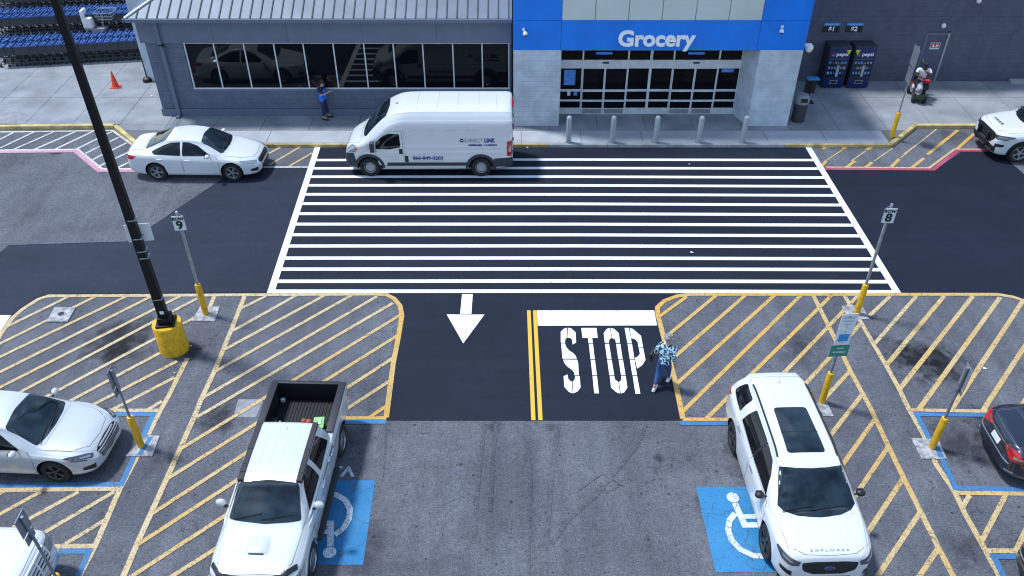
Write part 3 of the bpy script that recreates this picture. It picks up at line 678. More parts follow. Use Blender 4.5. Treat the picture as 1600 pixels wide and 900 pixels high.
# --- main block behind
HM = 6.3
MB().box(-15.45, -13.75, YR, YR + .5, GZ, HM).build('pale_wall', M_WALLL, store)
MB().box(-15.45, -14.95, YR + .5, 62, GZ, HM).build('pale_wall', M_WALLL, store)
MB().box(-13.75, 0, YR + .01, YR + .5, zeave, HM).build('upper_wall', M_WALL, store)
MB().box(-15.4, 34, YR + .35, 61.9, HM - .3, HM - .1).build('flat_roof', M_PATCH, store)
MB().box(-15.5, 34.05, YR - .06, YR + .4, HM, HM + .18).build('coping', M_FASC, store)
dwx0, dwz0 = ZP(1443, 127, YR)[0], GZ; dwx1 = ZP(1461, 127, YR)[0] + .25; dwz1 = ZP(1466, 53, YR)[1]
dwx0 = ZP(1450, 53, YR)[0]; dwx1 = ZP(1484, 53, YR)[0]
rx0 = ZP(1576, 124, YR)[0]
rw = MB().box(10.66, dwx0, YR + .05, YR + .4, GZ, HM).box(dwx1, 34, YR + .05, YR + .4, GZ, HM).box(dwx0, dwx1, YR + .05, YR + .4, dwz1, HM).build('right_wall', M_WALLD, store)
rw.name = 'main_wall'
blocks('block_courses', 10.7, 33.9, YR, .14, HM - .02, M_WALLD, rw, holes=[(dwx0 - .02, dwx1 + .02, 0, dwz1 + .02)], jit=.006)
dr = MB().box(dwx0 + .03, dwx1 - .03, YR + .02, YR + .06, GZ + .01, dwz1 - .03).build('service_door', M_WALLD, store)
MB().box(dwx1 - .05, dwx1 + .03, YR - .012, YR + .05, GZ, dwz1 + .03).build('door_frame', M_GALV, dr)
MB().box(dwx0 - .03, dwx0 + .03, YR - .010, YR + .05, GZ, dwz1 + .03).box(dwx0 + .03, dwx1 - .05, YR - .010, YR + .05, dwz1 - .03, dwz1 + .03).build('door_frame', M_FASC, dr)
MB().box(dwx0 + .10, dwx0 + .16, YR - .03, YR + .02, 1.0, 1.12).build('handle', M_GALV, dr)
sx, sz = ZP(1461, 72, YR); 
sg = MB().box(sx - .20, sx + .20, YR + .008, YR + .019, sz - .14, sz + .14).build('door_sign', M_SIGNW, dr)
MB().box(sx - .18, sx + .18, YR + .003, YR + .0079, sz - .07, sz + .12).build('door_sign_panel', M_SIGNR, dr)
for a_, b_, c_, d_ in ((-.11, -.06, -.03, .08), (-.06, -.01, -.03, .0), (.03, .07, -.03, .06), (.07, .13, .02, .06), (.09, .12, -.04, .0)): MB().box(sx + a_, sx + b_, YR - .001, YR + .0029, sz + c_, sz + d_).build('sign_mark', M_LETW, dr)
# pale ledge at the far right
MB().box(rx0, rx0 + 8, YR - .25, YR - .01, GZ + .001, GZ + .12).build('ledge', M_KERBG, store)
# --- entrance tower
TX0, TX1, OX0, OX1 = .05, 10.62, 1.80, 9.05
zl = ZP(836, 78, YT)[1]; zp = ZP(900, 32, YT)[1]; HT = 8.3
def pillar(x0, x1):
    p = MB().box(x0 + .02, x1 - .02, YT + .05, YD + .1, GZ, zl).build('entrance_pillar', M_WALLL, store)
    blocks('block', x0, x1, YT, .12, zl, M_WALLL, p, joined=False, share={}, jit=.006)
    return p
pl = pillar(TX0, OX0); pr_ = pillar(OX1, TX1)
blocks('return_courses', YT + .03, YR, TX1 + .0, .14, zl, M_WALLL, pr_, axis='y', jit=.01, out=1)
blocks('return_courses', YT + .03, YD, OX0, .14, zl, M_WALLL, pl, axis='y', jit=.01, out=1)
# splayed reveal right of the doors
pyd('reveal', [(8.74, YD, GZ), (OX1 - .001, YT + .01, GZ), (OX1 - .001, YT + .01, zl), (8.74, YD, zl), (9.05, YD, GZ), (9.05, YD, zl)], [(0, 1, 2, 3), (0, 4, 1), (3, 2, 5)], M_WALLL, pr_)
MB().box(TX0 + .03, TX1 - .03, YT + .06, YR + 2.5, zl + .02, HT).build('tower_core', M_FASC, store)
MB().box(TX0, TX0 + .04, YT + .02, YR, GZ, zl + .02).build('tower_side_wall', M_WALLL, store)
MB().box(OX0, OX1, YT + .02, YD - .01, zl - .03, zl + .02).build('entrance_soffit', M_FASC, store)
MB().box(OX0, OX1, YD + .02, YD + .1, zl - .6, zl + .02).build('lintel_backing', M_FASC, store)
g = .006
px0, px1 = 1.77, 8.90
cells = [(TX0, px0, zl, zp), (px0, px1, zl, zp), (px1, TX1, zl, zp), (TX0, px0, zp, 6.2), (TX0, px0, 6.2, HT), (px1, TX1, zp, 6.2), (px1, TX1, 6.2, HT), (px0, px1, 7.6, HT)]
for (a, b, c, d) in cells: MB().box(a + g, b - g, YT - .015, YT + .06, c + g * (c > zl), d - g).build('blue_panel', M_BLUE, store)
MB().box(TX1 - .035, TX1 + .012, YT - .014, YR + 2, zl, HT).build('blue_panel', M_BLUE, store)
MB().box(TX0 - .012, TX0 + .03, YT - .013, YR + 2, zl + .01, HT).build('blue_panel', M_BLUE, store)
# translucent panels with glazing bars
wp = MB().box(px0, px1, YT + .02, YT + .05, zp, 7.6).build('clerestory', M_SEAM, store)
ncol = 6; cw = (px1 - px0) / ncol
for i in range(ncol):
    for (c, d) in ((zp + .012, zp + .95), (zp + .98, zp + 1.9), (zp + 1.93, 7.58)):
        MB().box(px0 + i * cw + .018, px0 + (i + 1) * cw - .018, YT - .0, YT + .03, c, d).build('translucent_panel', M_PANELW, wp)
MB().box(px0, px1, YT - .03, YT + .02, zp - .03, zp + .008).build('flashing', M_BLUE, wp)
# GROCERY letters
gx0, gz1 = ZP(967, 45, YT); gx1, _z = ZP(1088, 45, YT); gz0 = ZP(1000, 71, YT)[1]
full = text_me('Grocery', 1, 0, .03); xsv = [v.co.x for v in full.vertices]; fw = max(xsv) - min(xsv); capH = .729 + .06
bpy.data.meshes.remove(full)
kz = (gz1 - gz0) / capH; kx = (gx1 - gx0) / fw
cu_x = 0; adv = []
def letters(s, sizex, sizez, x_left, z_base, y, depth, m, parent, bold, name='letter'):
    """one mesh per letter, spaced as the font spaces them"""
    def ext(t):
        cu = bpy.data.curves.new('t', 'FONT'); cu.body = t; cu.size = 1; cu.offset = bold; cu.extrude = 0; cu.resolution_u = 5
        o = bpy.data.objects.new('t', cu); COL.objects.link(o); me = bpy.data.meshes.new_from_object(o.evaluated_get(bpy.context.evaluated_depsgraph_get()))
        bpy.data.objects.remove(o); xs = [v.co.x for v in me.vertices]; r = (min(xs), max(xs)); return cu, me, r
    _, m0, r0 = ext(s[0]); x0 = r0[0]
    for i, ch in enumerate(s):
        cu, me, r = ext(s[:i + 1]); right = r[1]; bpy.data.meshes.remove(me)
        cu2 = bpy.data.curves.new('t', 'FONT'); cu2.body = ch; cu2.size = 1; cu2.offset = bold; cu2.extrude = depth; cu2.resolution_u = 5
        o = bpy.data.objects.new('t', cu2); COL.objects.link(o); me = bpy.data.meshes.new_from_object(o.evaluated_get(bpy.context.evaluated_depsgraph_get())); bpy.data.objects.remove(o)
        mr = max(v.co.x for v in me.vertices); dx = right - mr - x0
        for v in me.vertices:
            x, yy, z = v.co; v.co = (x_left + (x + dx) * sizex, y - z - depth - (i % 2) * .004, z_base + yy * sizez)
        me.materials.clear(); mesh_obj(name, me, m, parent)
letters('Grocery', kx, kz, gx0, gz0 + .03 * kz, YT - .03, .035, M_LETW, store, .035)
# --- sliding doors
zr = [ZP(900, q, YD)[1] for q in (178, 168, 158, 155, 142.5, 139, 104.5, 93)]
zr = [GZ + .002, zr[1], zr[2], zr[3], zr[4], zr[5], zr[6], zr[7]]
dx0, dx1 = 1.84, 8.74; bw = (dx1 - dx0) / 8
door = MB().box(dx0, dx1, YD - .05, YD + .02, zr[6] + .002, zr[7]).build('door_header', M_ALU, store)
MB().box(dx0 + 4 * bw - .05, dx0 + 4 * bw + .05, YD - .045, YD - .031, GZ + .01, zl).build('centre_post', M_ALU, door)
for x in (dx0 + 2 * bw, dx0 + 6 * bw): MB().box(x - .12, x + .12, YD - .075, YD - .05, zr[6] + .16, zr[6] + .22).build('sensor', M_TRIM, door)
for i, (a, b) in enumerate(((0, 1), (1, 3), (3, 4), (4, 5), (5, 7), (7, 8))):
    MB().box(dx0 + b * bw - .03, dx0 + b * bw, YD - .03, YD + .02, zr[7], zl).build('transom_post', M_ALU, door)
    o = MB().box(dx0 + a * bw, dx0 + a * bw + .03, YD - .03, YD + .02, zr[7], zl).build('transom_frame', M_ALU, door); MB().box(dx0 + a * bw + .03, dx0 + b * bw - .03, YD + .0, YD + .012, zr[7], zl).build('pane', M_GLASSD, o)
for i in range(8):
    a, b = dx0 + i * bw + .003, dx0 + (i + 1) * bw - .003; st = .034; yo = YD - (.03 if i in (1, 2, 5, 6) else 0)
    f = MB().box(a, a + st, yo - .03, yo + .02, zr[0], zr[6]).box(b - st, b, yo - .03, yo + .02, zr[0], zr[6])
    for c, d in ((zr[0], zr[1]), (zr[2], zr[3]), (zr[4], zr[5]), (zr[6] - .05, zr[6])): f.box(a + st, b - st, yo - .027, yo + .017, c, d)
    lf = f.build('door_leaf' if i in (1, 2, 5, 6) else 'sidelight', M_ALU, store)
    for c, d in ((zr[1], zr[2]), (zr[3], zr[4]), (zr[5], zr[6] - .05)):
        MB().box(a + st, b - st, yo - .008, yo + .004, c, d).build('pane', M_GLASSD, lf)
    if i in (1, 2, 5, 6): MB().box(a + .06, b - .06, yo - .034, yo - .0271, zr[0] + .04, zr[1] - .03).build('kick_plate', M_GALV, lf)
def wallposter(name, px, py, w, h, m, Y, lab, cat, group=None):
    x, z = ZP(px, py, Y); o = MB().box(x - w / 2, x + w / 2, Y - .012, Y, z - h / 2, z + h / 2).build(name, m); return tag(o, lab, cat, group)
wallposter('poster', 890, 121, .44, .62, M_POSTER, YD - .032, 'tall blue poster in the left door sidelight beside the white pillar', 'poster')
wallposter('notice', 888.7, 146, .12, .17, M_SIGNW, YD - .032, 'small white notice under the blue poster on the doors', 'notice')
wallposter('notice', 899, 146, .14, .17, M_POSTER, YD - .032, 'small blue notice right of the white notice on the doors', 'notice')
wallposter('door_sticker', 1137, 110, .46, .14, M_POSTER, YD - .032, 'blue strip sign on the rightmost door sidelight', 'sign')
wallposter('hanging_sign', 944, 83, .62, .10, M_POSTER, YD - .05, 'blue strip sign over the left pair of sliding doors', 'sign')
wallposter('hanging_sign', 1088, 83, .62, .10, M_POSTER, YD - .05, 'blue strip sign over the right pair of sliding doors', 'sign')

# ================================================================== things along the front
# bollards
bo = ['grey steel bollard in front of the left sidelight of the doors', 'grey steel bollard in front of the left pair of sliding doors', 'grey steel bollard at the middle of the entrance, before the door centre post',
      'grey steel bollard in front of the right pair of sliding doors', 'grey steel bollard in front of the right entrance pillar']
for (q, l) in zip((888, 956.5, 1024, 1091.5, 1160), bo):
    p = G(q, 222.5, .12); o = MB().lathe([(.10, 0), (.10, .98), (.09, 1.03), (.065, 1.065), (.02, 1.085), (.001, 1.087)], 18).build('bollard', M_BOLL, smooth=True)
    o.location = p; tag(o, l, 'bollard', 'bollards across the store entrance')
    MB().lathe([(.14, .003), (.13, .012), (.086, .016)], 18).build('base_plate', M_GALVD, o)
# cone
c = MB().lathe([(.001, .70), (.025, .70), (.03, .68), (.14, .05), (.14, .03)], 20).build('traffic_cone', M_ORANGE, smooth=True); c.location = G(181, 136, .12)
tag(c, 'orange traffic cone alone on the concrete by the cart rows', 'cone')
MB().box(-.19, .19, -.19, .19, 0, .035).build('base', M_ORANGE, c, bevel=.008)
# stanchion by the pale wall
o = empty('smoking_post', G(231, 127, .12), 0, 'black ash receptacle with thin neck by the pale wall corner', 'ash bin')
MB().lathe([(.001, .22), (.06, .22), (.17, .15), (.20, .05), (.19, 0)], 18).build('base', M_TRIM, o, smooth=True)
MB().bar((0, 0, .2), (0, 0, 1.1), .028, 10, .022).build('neck', M_TRIM, o, smooth=True)
# vending machines
def vending(px, lab, rz=0):
    p = G(px, 138, .12); v = empty('vending_machine', p, 0, lab, 'vending machine', 'blue drink vending machines against the wall')
    Wd, D, H = .88, .68, 1.80
    MB().box(-Wd / 2, Wd / 2, 0, D, .04, H).box(-Wd / 2 + .05, Wd / 2 - .05, .03, D - .05, 0, .04).build('cabinet', M_DGREYP, v, bevel=.012)
    MB().box(-Wd / 2 + .015, Wd / 2 - .015, -.03, 0.0, .06, H - .01).build('door', M_VEND, v, bevel=.008)
    MB().box(-Wd / 2 + .05, Wd / 2 - .05, -.036, -.029, .52, 1.24).build('window', M_CGLASS2, v)
    for r in range(3):
        for c_ in range(6):
            if c_ in (3,): continue
            x = -Wd / 2 + .12 + c_ * .125; z = 1.14 - r * .22
            MB().box(x - .04, x + .04, -.042, -.0365, z - .06, z + .05).build('drink_picture', random.choice([M_GREYP, M_POSTER, M_SIGNB, M_GTXT, M_VTXT]), v)
    MB().box(-.0, .10, -.046, -.0365, .54, 1.14).build('payment_panel', M_GTXT, v)
    MB().box(.01, .09, -.05, -.0465, 1.02, 1.12).build('display', M_TXT, v)
    MB().box(-.15, .15, -.04, -.031, .22, .38).build('slot_frame', M_GTXT, v); MB().box(-.13, .13, -.044, -.0405, .235, .365).build('slot', M_TXT, v)
    place_text('brand_lettering', 'pepsi', .22, facing((.10, -.033, 1.47)), M_LETW, v, .004, .46)
    for i, (mm, a0, a1) in enumerate(((M_SIGNR, .25, math.pi - .1), (M_LETW, -.3, .25), (M_SIGNB, math.pi + .1, 2 * math.pi - .3))):
        R_ = .075; pts = [(-.26 + R_ * math.cos(a0 + (a1 - a0) * k / 8), -.0345 - i * .0008, 1.48 + R_ * math.sin(a0 + (a1 - a0) * k / 8)) for k in range(9)]
        pyd('round_logo', pts, [tuple(range(9))], mm, v)
    MB().box(-Wd / 2 + .1, Wd / 2 - .1, -.0345, -.0305, 1.28, 1.285).build('trim_line', M_GTXT, v)
    return v
v1 = vending(1299, 'blue drink vending machine, the left of the two, beside the entrance tower'); v2 = vending(1338, 'blue drink vending machine, the right of the two, nearer the service door')
for (v, s) in ((v1, 1), (v2, -1)):
    x = s * .34 if s > 0 else -.34; pyd('corner_sticker', [(x - .10, -.037, 1.68), (x + .10, -.037, 1.68), (x + s * .0, -.037, 1.46)], [(0, 2, 1)], mat('sticker_yellow', (.6, .62, .05), .5), v)
for px, pr, lab in ((1299, '$1', 'black and blue price board reading $1 above the left vending machine'), (1335, '$2', 'black and blue price board reading $2 above the right vending machine')):
    x, z = ZP(px, 42.5, YR); o = MB().box(x - .34, x + .34, YR - .03, YR - .008, z - .20, z + .20).build('price_board', M_TXT); tag(o, lab, 'price sign', 'price boards on the grey wall')
    MB().box(x - .34, x + .34, YR - .034, YR - .0302, z + .07, z + .20).build('header', M_SIGNB, o)
    place_text('price_lettering', pr, .26, facing((x, YR - .032, z - .07)), M_LETW, o, .008); place_text('header_lettering', 'Everyday Low Price', .07, facing((x, YR - .036, z + .135)), M_LETW, o, 0, .5)
# litter bin
o = empty('litter_bin', G(1246, 188, .12), 0, 'grey round top litter bin beside the right entrance pillar', 'litter bin')
MB().lathe([(.25, 0), (.27, .75), (.27, .78)], 24).build('body', M_DGREYP, o, smooth=True)
MB().lathe([(.29, .77), (.29, .86), (.27, 1.0), (.20, 1.09), (.001, 1.12)], 24).build('lid', M_GREYP, o, smooth=True)
MB().box(-.12, .12, -.30, -.15, .88, 1.02).build('opening', M_TXT, o)
o = empty('hand_wipe_stand', G(1262, 160, .12), 0, 'slim black stand with a small blue top between litter bin and vending machine', 'stand')
MB().bar((0, 0, 0), (0, 0, 1.0), .025, 8).build('post', M_TRIM, o); MB().box(-.2, .2, -.16, .16, 0, .03).build('base', M_TRIM, o); MB().box(-.24, .24, -.13, .13, 1.0, 1.06).build('tray', M_SIGNB, o, bevel=.01)
MB().box(-.22, .22, .10, .14, .35, .95).build('panel', M_TRIM, o)
# cameras and wall lamps
def camera_dome(px, py, Y, lab, flip=1):
    x, z = ZP(px, py, Y); o = empty('security_camera', (x, Y, z), 0, lab, 'security camera')
    MB().box(-.05, .05, -.04, 0, -.05, .06).build('bracket', M_WHITE, o, bevel=.008)
    MB().bar((0, -.03, .0), (flip * .05, -.20, -.02), .022, 8).build('arm', M_WHITE, o)
    MB().ball((flip * .06, -.24, -.07), .085, 1, 1, 1).build('housing', M_WHITE, o, smooth=True); MB().ball((flip * .07, -.28, -.12), .05).build('lens', M_TXT, o, smooth=True)
camera_dome(818, 46, YT - .015, 'white security camera on the left of the blue band', 1); camera_dome(1222, 42, YT - .015, 'white security camera on the right end of the blue band', -1)
x, z = 10.66, ZP(1258, 70, YT + .3)[1]
o = empty('security_camera', (10.64, YT + .25, z), 0, 'large white dome camera at the bottom right corner of the blue band', 'security camera')
MB().box(0, .32, -.05, .05, -.03, .07).build('arm', M_WHITE, o, bevel=.01); MB().lathe([(.001, .04), (.13, .02), (.15, -.05), (.14, -.12), (.08, -.22), (.001, -.25)], 18, (.26, 0, -.02)).build('dome', M_WHITE, o, smooth=True)
for px, py, l in ((1474, 40, 'small white wall lamp above the service door'), (1529, 1, 'small white wall lamp high on the dark wall at the top edge')):
    x, z = ZP(px, py, YR); o = MB().ball((0, -.04, 0), .10, 1, .8, 1).build('wall_lamp', M_WHITE, smooth=True); o.location = (x, YR, z); tag(o, l, 'wall lamp'); MB().box(-.07, .07, -.02, 0, -.03, .12).build('back_plate', M_GALV, o)

# ================================================================== shopping carts
def cart_meshes():
    b = MB()
    L_, W_ = .86, .52
    def wire(a, c, r=.007): b.bar(a, c, r, 4, cap=False)
    for z, i in ((.45, .06), (.60, .04), (.75, .02), (.90, 0)):
        x0, x1 = -.42 + i, .42 - i * .8; y = W_ / 2 - i * .8
        for s in (-1, 1): wire((x0, s * y, z), (x1, s * y * .86, z), .012 if z > .85 else .007)
        wire((x1, -y * .86, z), (x1, y * .86, z), .012 if z > .85 else .007); wire((x0, -y, z), (x0, y, z))
    for k in range(7):
        t = k / 6; xb = -.36 + .70 * t; xt = -.42 + .84 * t
        for s in (-1, 1): wire((xb, s * (.21 - .02 * t), .45), (xt, s * (.26 - .036 * t), .90))
    for k in range(5): y = -.18 + .09 * k; wire((-.36, y, .45), (.34, y * .9, .45)); wire((.34, y * .9, .45), (.42, y, .90))
    for s in (-1, 1): b.box(-.38, .36, s * .235 - .003, s * .235 + .003, .52, .88)
    # chassis
    for s in (-1, 1):
        b.bar((-.46, s * .24, .14), (.40, s * .17, .16), .016, 5); b.bar((-.46, s * .24, .14), (-.42, s * .25, .96), .016, 5); b.bar((.40, s * .17, .16), (.2, s * .2, .45), .013, 5)
    b.bar((-.46, -.24, .14), (-.46, .24, .14), .014, 5); b.bar((.40, -.17, .16), (.40, .17, .16), .014, 5)
    wh = MB()
    for x, y in ((-.44, .24), (-.44, -.24), (.38, .16), (.38, -.16)): wh.lathe([(.001, -.016), (.06, -.016), (.06, .016), (.001, .016)], 8, (x, y, .062), 'y')
    h = MB().bar((-.50, -.27, 1.0), (-.50, .27, 1.0), .024, 6); h.bar((-.50, -.25, 1.0), (-.42, -.25, .93), .016, 5).bar((-.50, .25, 1.0), (-.42, .25, .93), .016, 5)
    s_ = MB().box(-.40, -.37, -.22, .22, .62, .95).box(-.40, -.12, -.22, .22, .86, .885, Matrix.Translation((0, 0, 0))).box(-.14, -.11, -.20, .20, .70, .90)
    s_.box(-.38, .40, .245, .262, .87, .915).box(-.38, .40, -.262, -.245, .87, .915)
    return b, h, s_, wh
cb, chd, cs, cwh = cart_meshes()
c0 = empty('shopping_cart', (0, 0, 0)); parts = [cb.build('basket', M_CARTF, c0), chd.build('handle', M_CARTB, c0), cs.build('child_seat', M_CARTB, c0), cwh.build('wheels', M_RUB, c0)]
bpy.data.objects.remove(c0)
pmeshes = [(p.name, p.data) for p in parts]
for p in parts: bpy.data.objects.remove(p)
ROWL = ['front', 'second', 'third', 'fourth', 'fifth', 'sixth', 'seventh', 'eighth']
def cart_row(idx, x0, x1, ya, yb, grp, sp=.335, flip=1):
    n = int((x1 - x0) / sp)
    for i in range(n):
        x = x0 + (i + .5) * sp; y = ya + (yb - ya) * (x - x0) / (x1 - x0) + random.uniform(-.015, .015)
        c = empty('shopping_cart', (x, y, .12), math.atan2(yb - ya, x1 - x0) + (math.pi if flip < 0 else 0) + random.uniform(-.01, .01),
                  'blue handled shopping cart nested in the %s row of carts counted from the street' % ROWL[idx], 'shopping cart', grp)
        for nm, me in pmeshes:
            o = bpy.data.objects.new(nm.split('.')[0], me); COL.objects.link(o); o.parent = c
            if nm.startswith('wheels'): o['kind'] = 'stuff'
ypr = [(35.45, 36.35), (36.10, 37.0), (38.9, 39.9), (39.55, 40.6), (42.2, 42.9), (42.85, 43.6), (45.2, 45.6)]
for i, (a, b) in enumerate(ypr):
    x0_, x1_ = [(-22.1, -15.9), (-22.6, -15.9), (-24.2, -15.9), (-24.2, -15.9), (-25.4, -15.9), (-26, -15.9), (-27, -16)][i]
    cart_row(i, x0_, x1_, a, b, 'nested shopping carts in the %s row' % ROWL[i])
# electric cart with basket parked among them
p = G(158, 52, .12); o = empty('electric_cart', p, 0, 'pale electric store cart with wire basket parked between the cart rows', 'electric cart')
MB().box(-.55, .35, -.28, .28, .12, .32).build('chassis', M_GREYP, o, bevel=.03); MB().box(-.62, -.18, -.26, .26, .32, .80).build('seat', M_WHITE, o, bevel=.05)
MB().box(-.62, -.50, -.25, .25, .72, 1.15).build('backrest', M_WHITE, o, bevel=.04)
wb = MB()
for z, e in ((.75, 0), (.9, .05), (1.08, .1)):
    for a, b2 in (((.15 - e, -.25 - e), (.8 + e, -.25 - e)), ((.8 + e, -.25 - e), (.8 + e, .25 + e)), ((.8 + e, .25 + e), (.15 - e, .25 + e)), ((.15 - e, .25 + e), (.15 - e, -.25 - e))): wb.bar((a[0], a[1], z), (b2[0], b2[1], z), .012, 5)
for k in range(9):
    for s in (-1, 1): wb.bar((.15 + k * .08, s * .25, .75), (.08 + k * .1, s * .35, 1.08), .008, 4)
wb.build('wire_basket', M_GALV, o); MB().bar((.2, 0, .3), (.3, 0, .95), .04, 8).build('tiller', M_GREYP, o)
for x, y in ((-.4, .3), (-.4, -.3), (.4, .25), (.4, -.25)): MB().lathe([(.001, -.05), (.13, -.05), (.13, .05), (.001, .05)], 14, (x, y, .13), 'y').build('wheel', M_RUB, o)

# ================================================================== poles and signs
o = empty('lamp_post', G(273.5, 545), rad(0), 'tall black lamp post on a fat yellow round concrete base in the left island', 'lamp post')
MB().lathe([(.001, -.02), (.375, -.02), (.375, .90), (.36, .93), (.001, .935)], 40).build('base', M_YEL, o, smooth=True)
R45 = Matrix.Rotation(rad(10), 4, 'Z')
MB().box(-.24, .24, -.24, .24, .936, .99, R45).box(-.17, .17, -.17, .17, .99, 1.18, R45).build('base_plate', M_BLACK, o, bevel=.015)
def taper(mb, r0, r1, z0, z1, M):
    k = len(mb.v); 
    for r, z in ((r0, z0), (r1, z1)):
        for x, y in ((-r, -r), (r, -r), (r, r), (-r, r)): mb.v.append(tuple(M @ Vector((x, y, z))))
    mb.f += [(k, k + 1, k + 5, k + 4), (k + 1, k + 2, k + 6, k + 5), (k + 2, k + 3, k + 7, k + 6), (k + 3, k, k + 4, k + 7), (k + 4, k + 5, k + 6, k + 7)]
    return mb
taper(MB(), .112, .062, 1.18, 11.2, R45).build('pole', M_BLACK, o).rotation_euler = (0, rad(-.7), 0)
for z in (1.75, 3.05, 3.25, 3.62, 4.15):
    r = .112 - .05 * (z - 1.18) / 10 + .004; MB().box(-r, r, -r, r, z, z + .025, R45).build('strap', M_GALV, o)
MB().box(-.05, .05, -.116, -.1135, 1.30, 1.40, R45).build('sticker', M_SIGNW, o)
MB().box(-.35, .35, -.16, .16, 11.2, 11.32).build('lamp_arm', M_BLACK, o); MB().box(.3, .9, -.2, .2, 11.15, 11.3).box(-.9, -.3, -.2, .2, 11.15, 11.3).build('lamp_head', M_BLACK, o)
b0 = o.location
plate = MB().box(-.30, .30, .135, .15, 3.42, 3.92, R45).build('notice_plate', M_SIGNW, None); plate.location = b0; tag(plate, 'pale blue-white plate strapped behind the black lamp post', 'sign')

def sleeve(parent, h=1.05, r=.085):
    return MB().lathe([(r, 0), (r, h - .04), (r * .85, h), (.03, h + .005)], 20).build('yellow_sleeve', M_YEL, parent, smooth=True)
def rowsign(px, py, tx, ty, num, lab, rz):
    p = G(px, py); H = ZP(tx, ty, p.y)[1]; o = empty('row_sign', (p.x, p.y, .02), 0, lab, 'row sign', 'row number signs')
    sleeve(o); MB().bar((0, 0, .9), (0, 0, H), .042, 12).build('post', M_GALV, o, smooth=True)
    for s, a in ((1, rad(rz)), (-1, rad(rz + 38 * (1 if rz < 0 else -1)))):
        M = Matrix.Rotation(a, 4, 'Z'); z0, z1 = H - .50, H - .06
        yo = -.05 if s == 1 else .05
        q = MB().box(-.155, .155, yo - .006, yo + .006, z0, z1, M).build('sign_plate', M_SIGNW if s == 1 else M_GALVD, o)
        if s == 1:
            for (t, sz, zz) in (('ROW', .12, z1 - .085), (num, .34, z0 + .165)):
                place_text('sign_lettering', t, sz, M @ facing((0, yo - .009, zz)), M_TXT, q, .006 if t == 'ROW' else .012)
    MB().lathe([(.001, .07), (.03, .06), (.045, 0)], 12, (0, 0, H - .01)).build('cap', M_GALV, o)
    return o
rowsign(1338, 491, 1393, 322, '8', 'grey pole sign reading ROW 8 in a yellow sleeve right of the crosswalk', -4)
rowsign(322, 491, 276, 334, '9', 'grey pole sign reading ROW 9 in a yellow sleeve left of the crosswalk', 6)
def baysign(px, py, tx, ty, lab, plates, h=1.0, group=None, z0=.02):
    p = G(px, py, z0); H = ZP(tx, ty, p.y)[1]; o = empty('bay_sign', (p.x, p.y, z0), 0, lab, 'parking sign', group)
    sleeve(o, h, .08); MB().bar((0, 0, h - .1), (0, 0, H - z0 - .03), .030, 12).build('post', M_GALVD, o, smooth=True)
    for (w, z1, z2, ang, mm, off) in plates:
        M = Matrix.Rotation(rad(ang), 4, 'Z')
        q = MB().box(-w / 2, w / 2, -off - .006, -off + .006, H - z0 - z1, H - z0 - z2, M).build('sign_plate', mm, o)
        for zz in (H - z0 - z1 + .07, H - z0 - z2 - .07): MB().bar(M @ Vector((0, -off - .014, zz)), M @ Vector((0, .04, zz)), .012, 6).build('bolt', M_TRIM, q)
    return o, H - z0
baysign(221, 697, 173, 577, 'grey backed parking sign on a yellow sleeved pole in front of the silver sedan', [(.30, .50, .0, 92, M_GALVD, -.04), (.30, .74, .53, 92, M_GALVD, -.04)], group='accessible bay signs seen from the side')
baysign(112, 945, 38, 806, 'grey backed sign with two plates on a pole before the white truck grille', [(.34, .46, .0, 92, M_GALVD, -.04), (.30, .70, .49, 92, M_GALVD, -.04)], group='accessible bay signs seen from the side')
baysign(1456, 699, 1506, 573, 'pale edged parking sign on a yellow sleeved pole behind the dark sedan', [(.30, .62, .0, 88, M_GALV, .04), (.26, .78, .65, 88, M_GALVD, .04)], group='accessible bay signs seen from the side')
o, H = baysign(1284, 628, 1328, 488, 'accessible parking sign with white and green plates just below the ROW 8 post', [(.38, .46, .01, 4, M_SIGNW, .045), (.36, .95, .475, 4, M_SIGNW, .045), (.45, 1.32, .965, 4, M_SIGNG, .045)])
M = Matrix.Rotation(rad(4), 4, 'Z')
for i, t in enumerate(('RESERVED', 'PARKING', 'ONLY')): place_text('sign_lettering', t, .075, M @ facing((0, -.053, H - .12 - i * .10)), M_GTXT, o, .001, .26 if i < 2 else .16)
MB().box(-.12, .12, -.056, -.0515, H - .84, H - .62, M).build('access_symbol', M_SIGNB, o)
for t, z_ in (('VAN', H - 1.06), ('ACCESSIBLE', H - 1.18)): place_text('sign_lettering', t, .06, M @ facing((0, -.053, z_)), M_LETW, o, 0, .15 if t == 'VAN' else .30)
# sign on the kerb at the right
p = G(1393, 214, .12); o = empty('kerb_sign', (p.x, p.y, .12), 0, 'grey backed traffic sign on a yellow sleeved post at the kerb right of the doors', 'traffic sign')
sleeve(o, 1.0, .085); H = ZP(1436, 78, p.y)[1]; MB().bar((0, 0, .9), (0, 0, H), .028, 10).build('post', M_GALV, o, smooth=True)
M = Matrix.Rotation(rad(86), 4, 'Z')
oc = [(-.27, -.36), (-.29, -.34), (-.29, .34), (-.27, .36), (.27, .36), (.29, .34), (.29, -.34), (.27, -.36)][::-1]
vs = [M @ Vector((x, y, z)) for y in (.035, .047) for (x, z) in [(a, H - .38 + b) for a, b in oc]]
pyd('sign_plate', vs, [tuple(range(8)), tuple(range(15, 7, -1))] + [(i, (i + 1) % 8, 8 + (i + 1) % 8, 8 + i) for i in range(8)], M_GALV, o)
MB().box(-.25, .25, .035, .047, H - 1.36, H - .80, M).build('lower_plate', M_GALV, o)
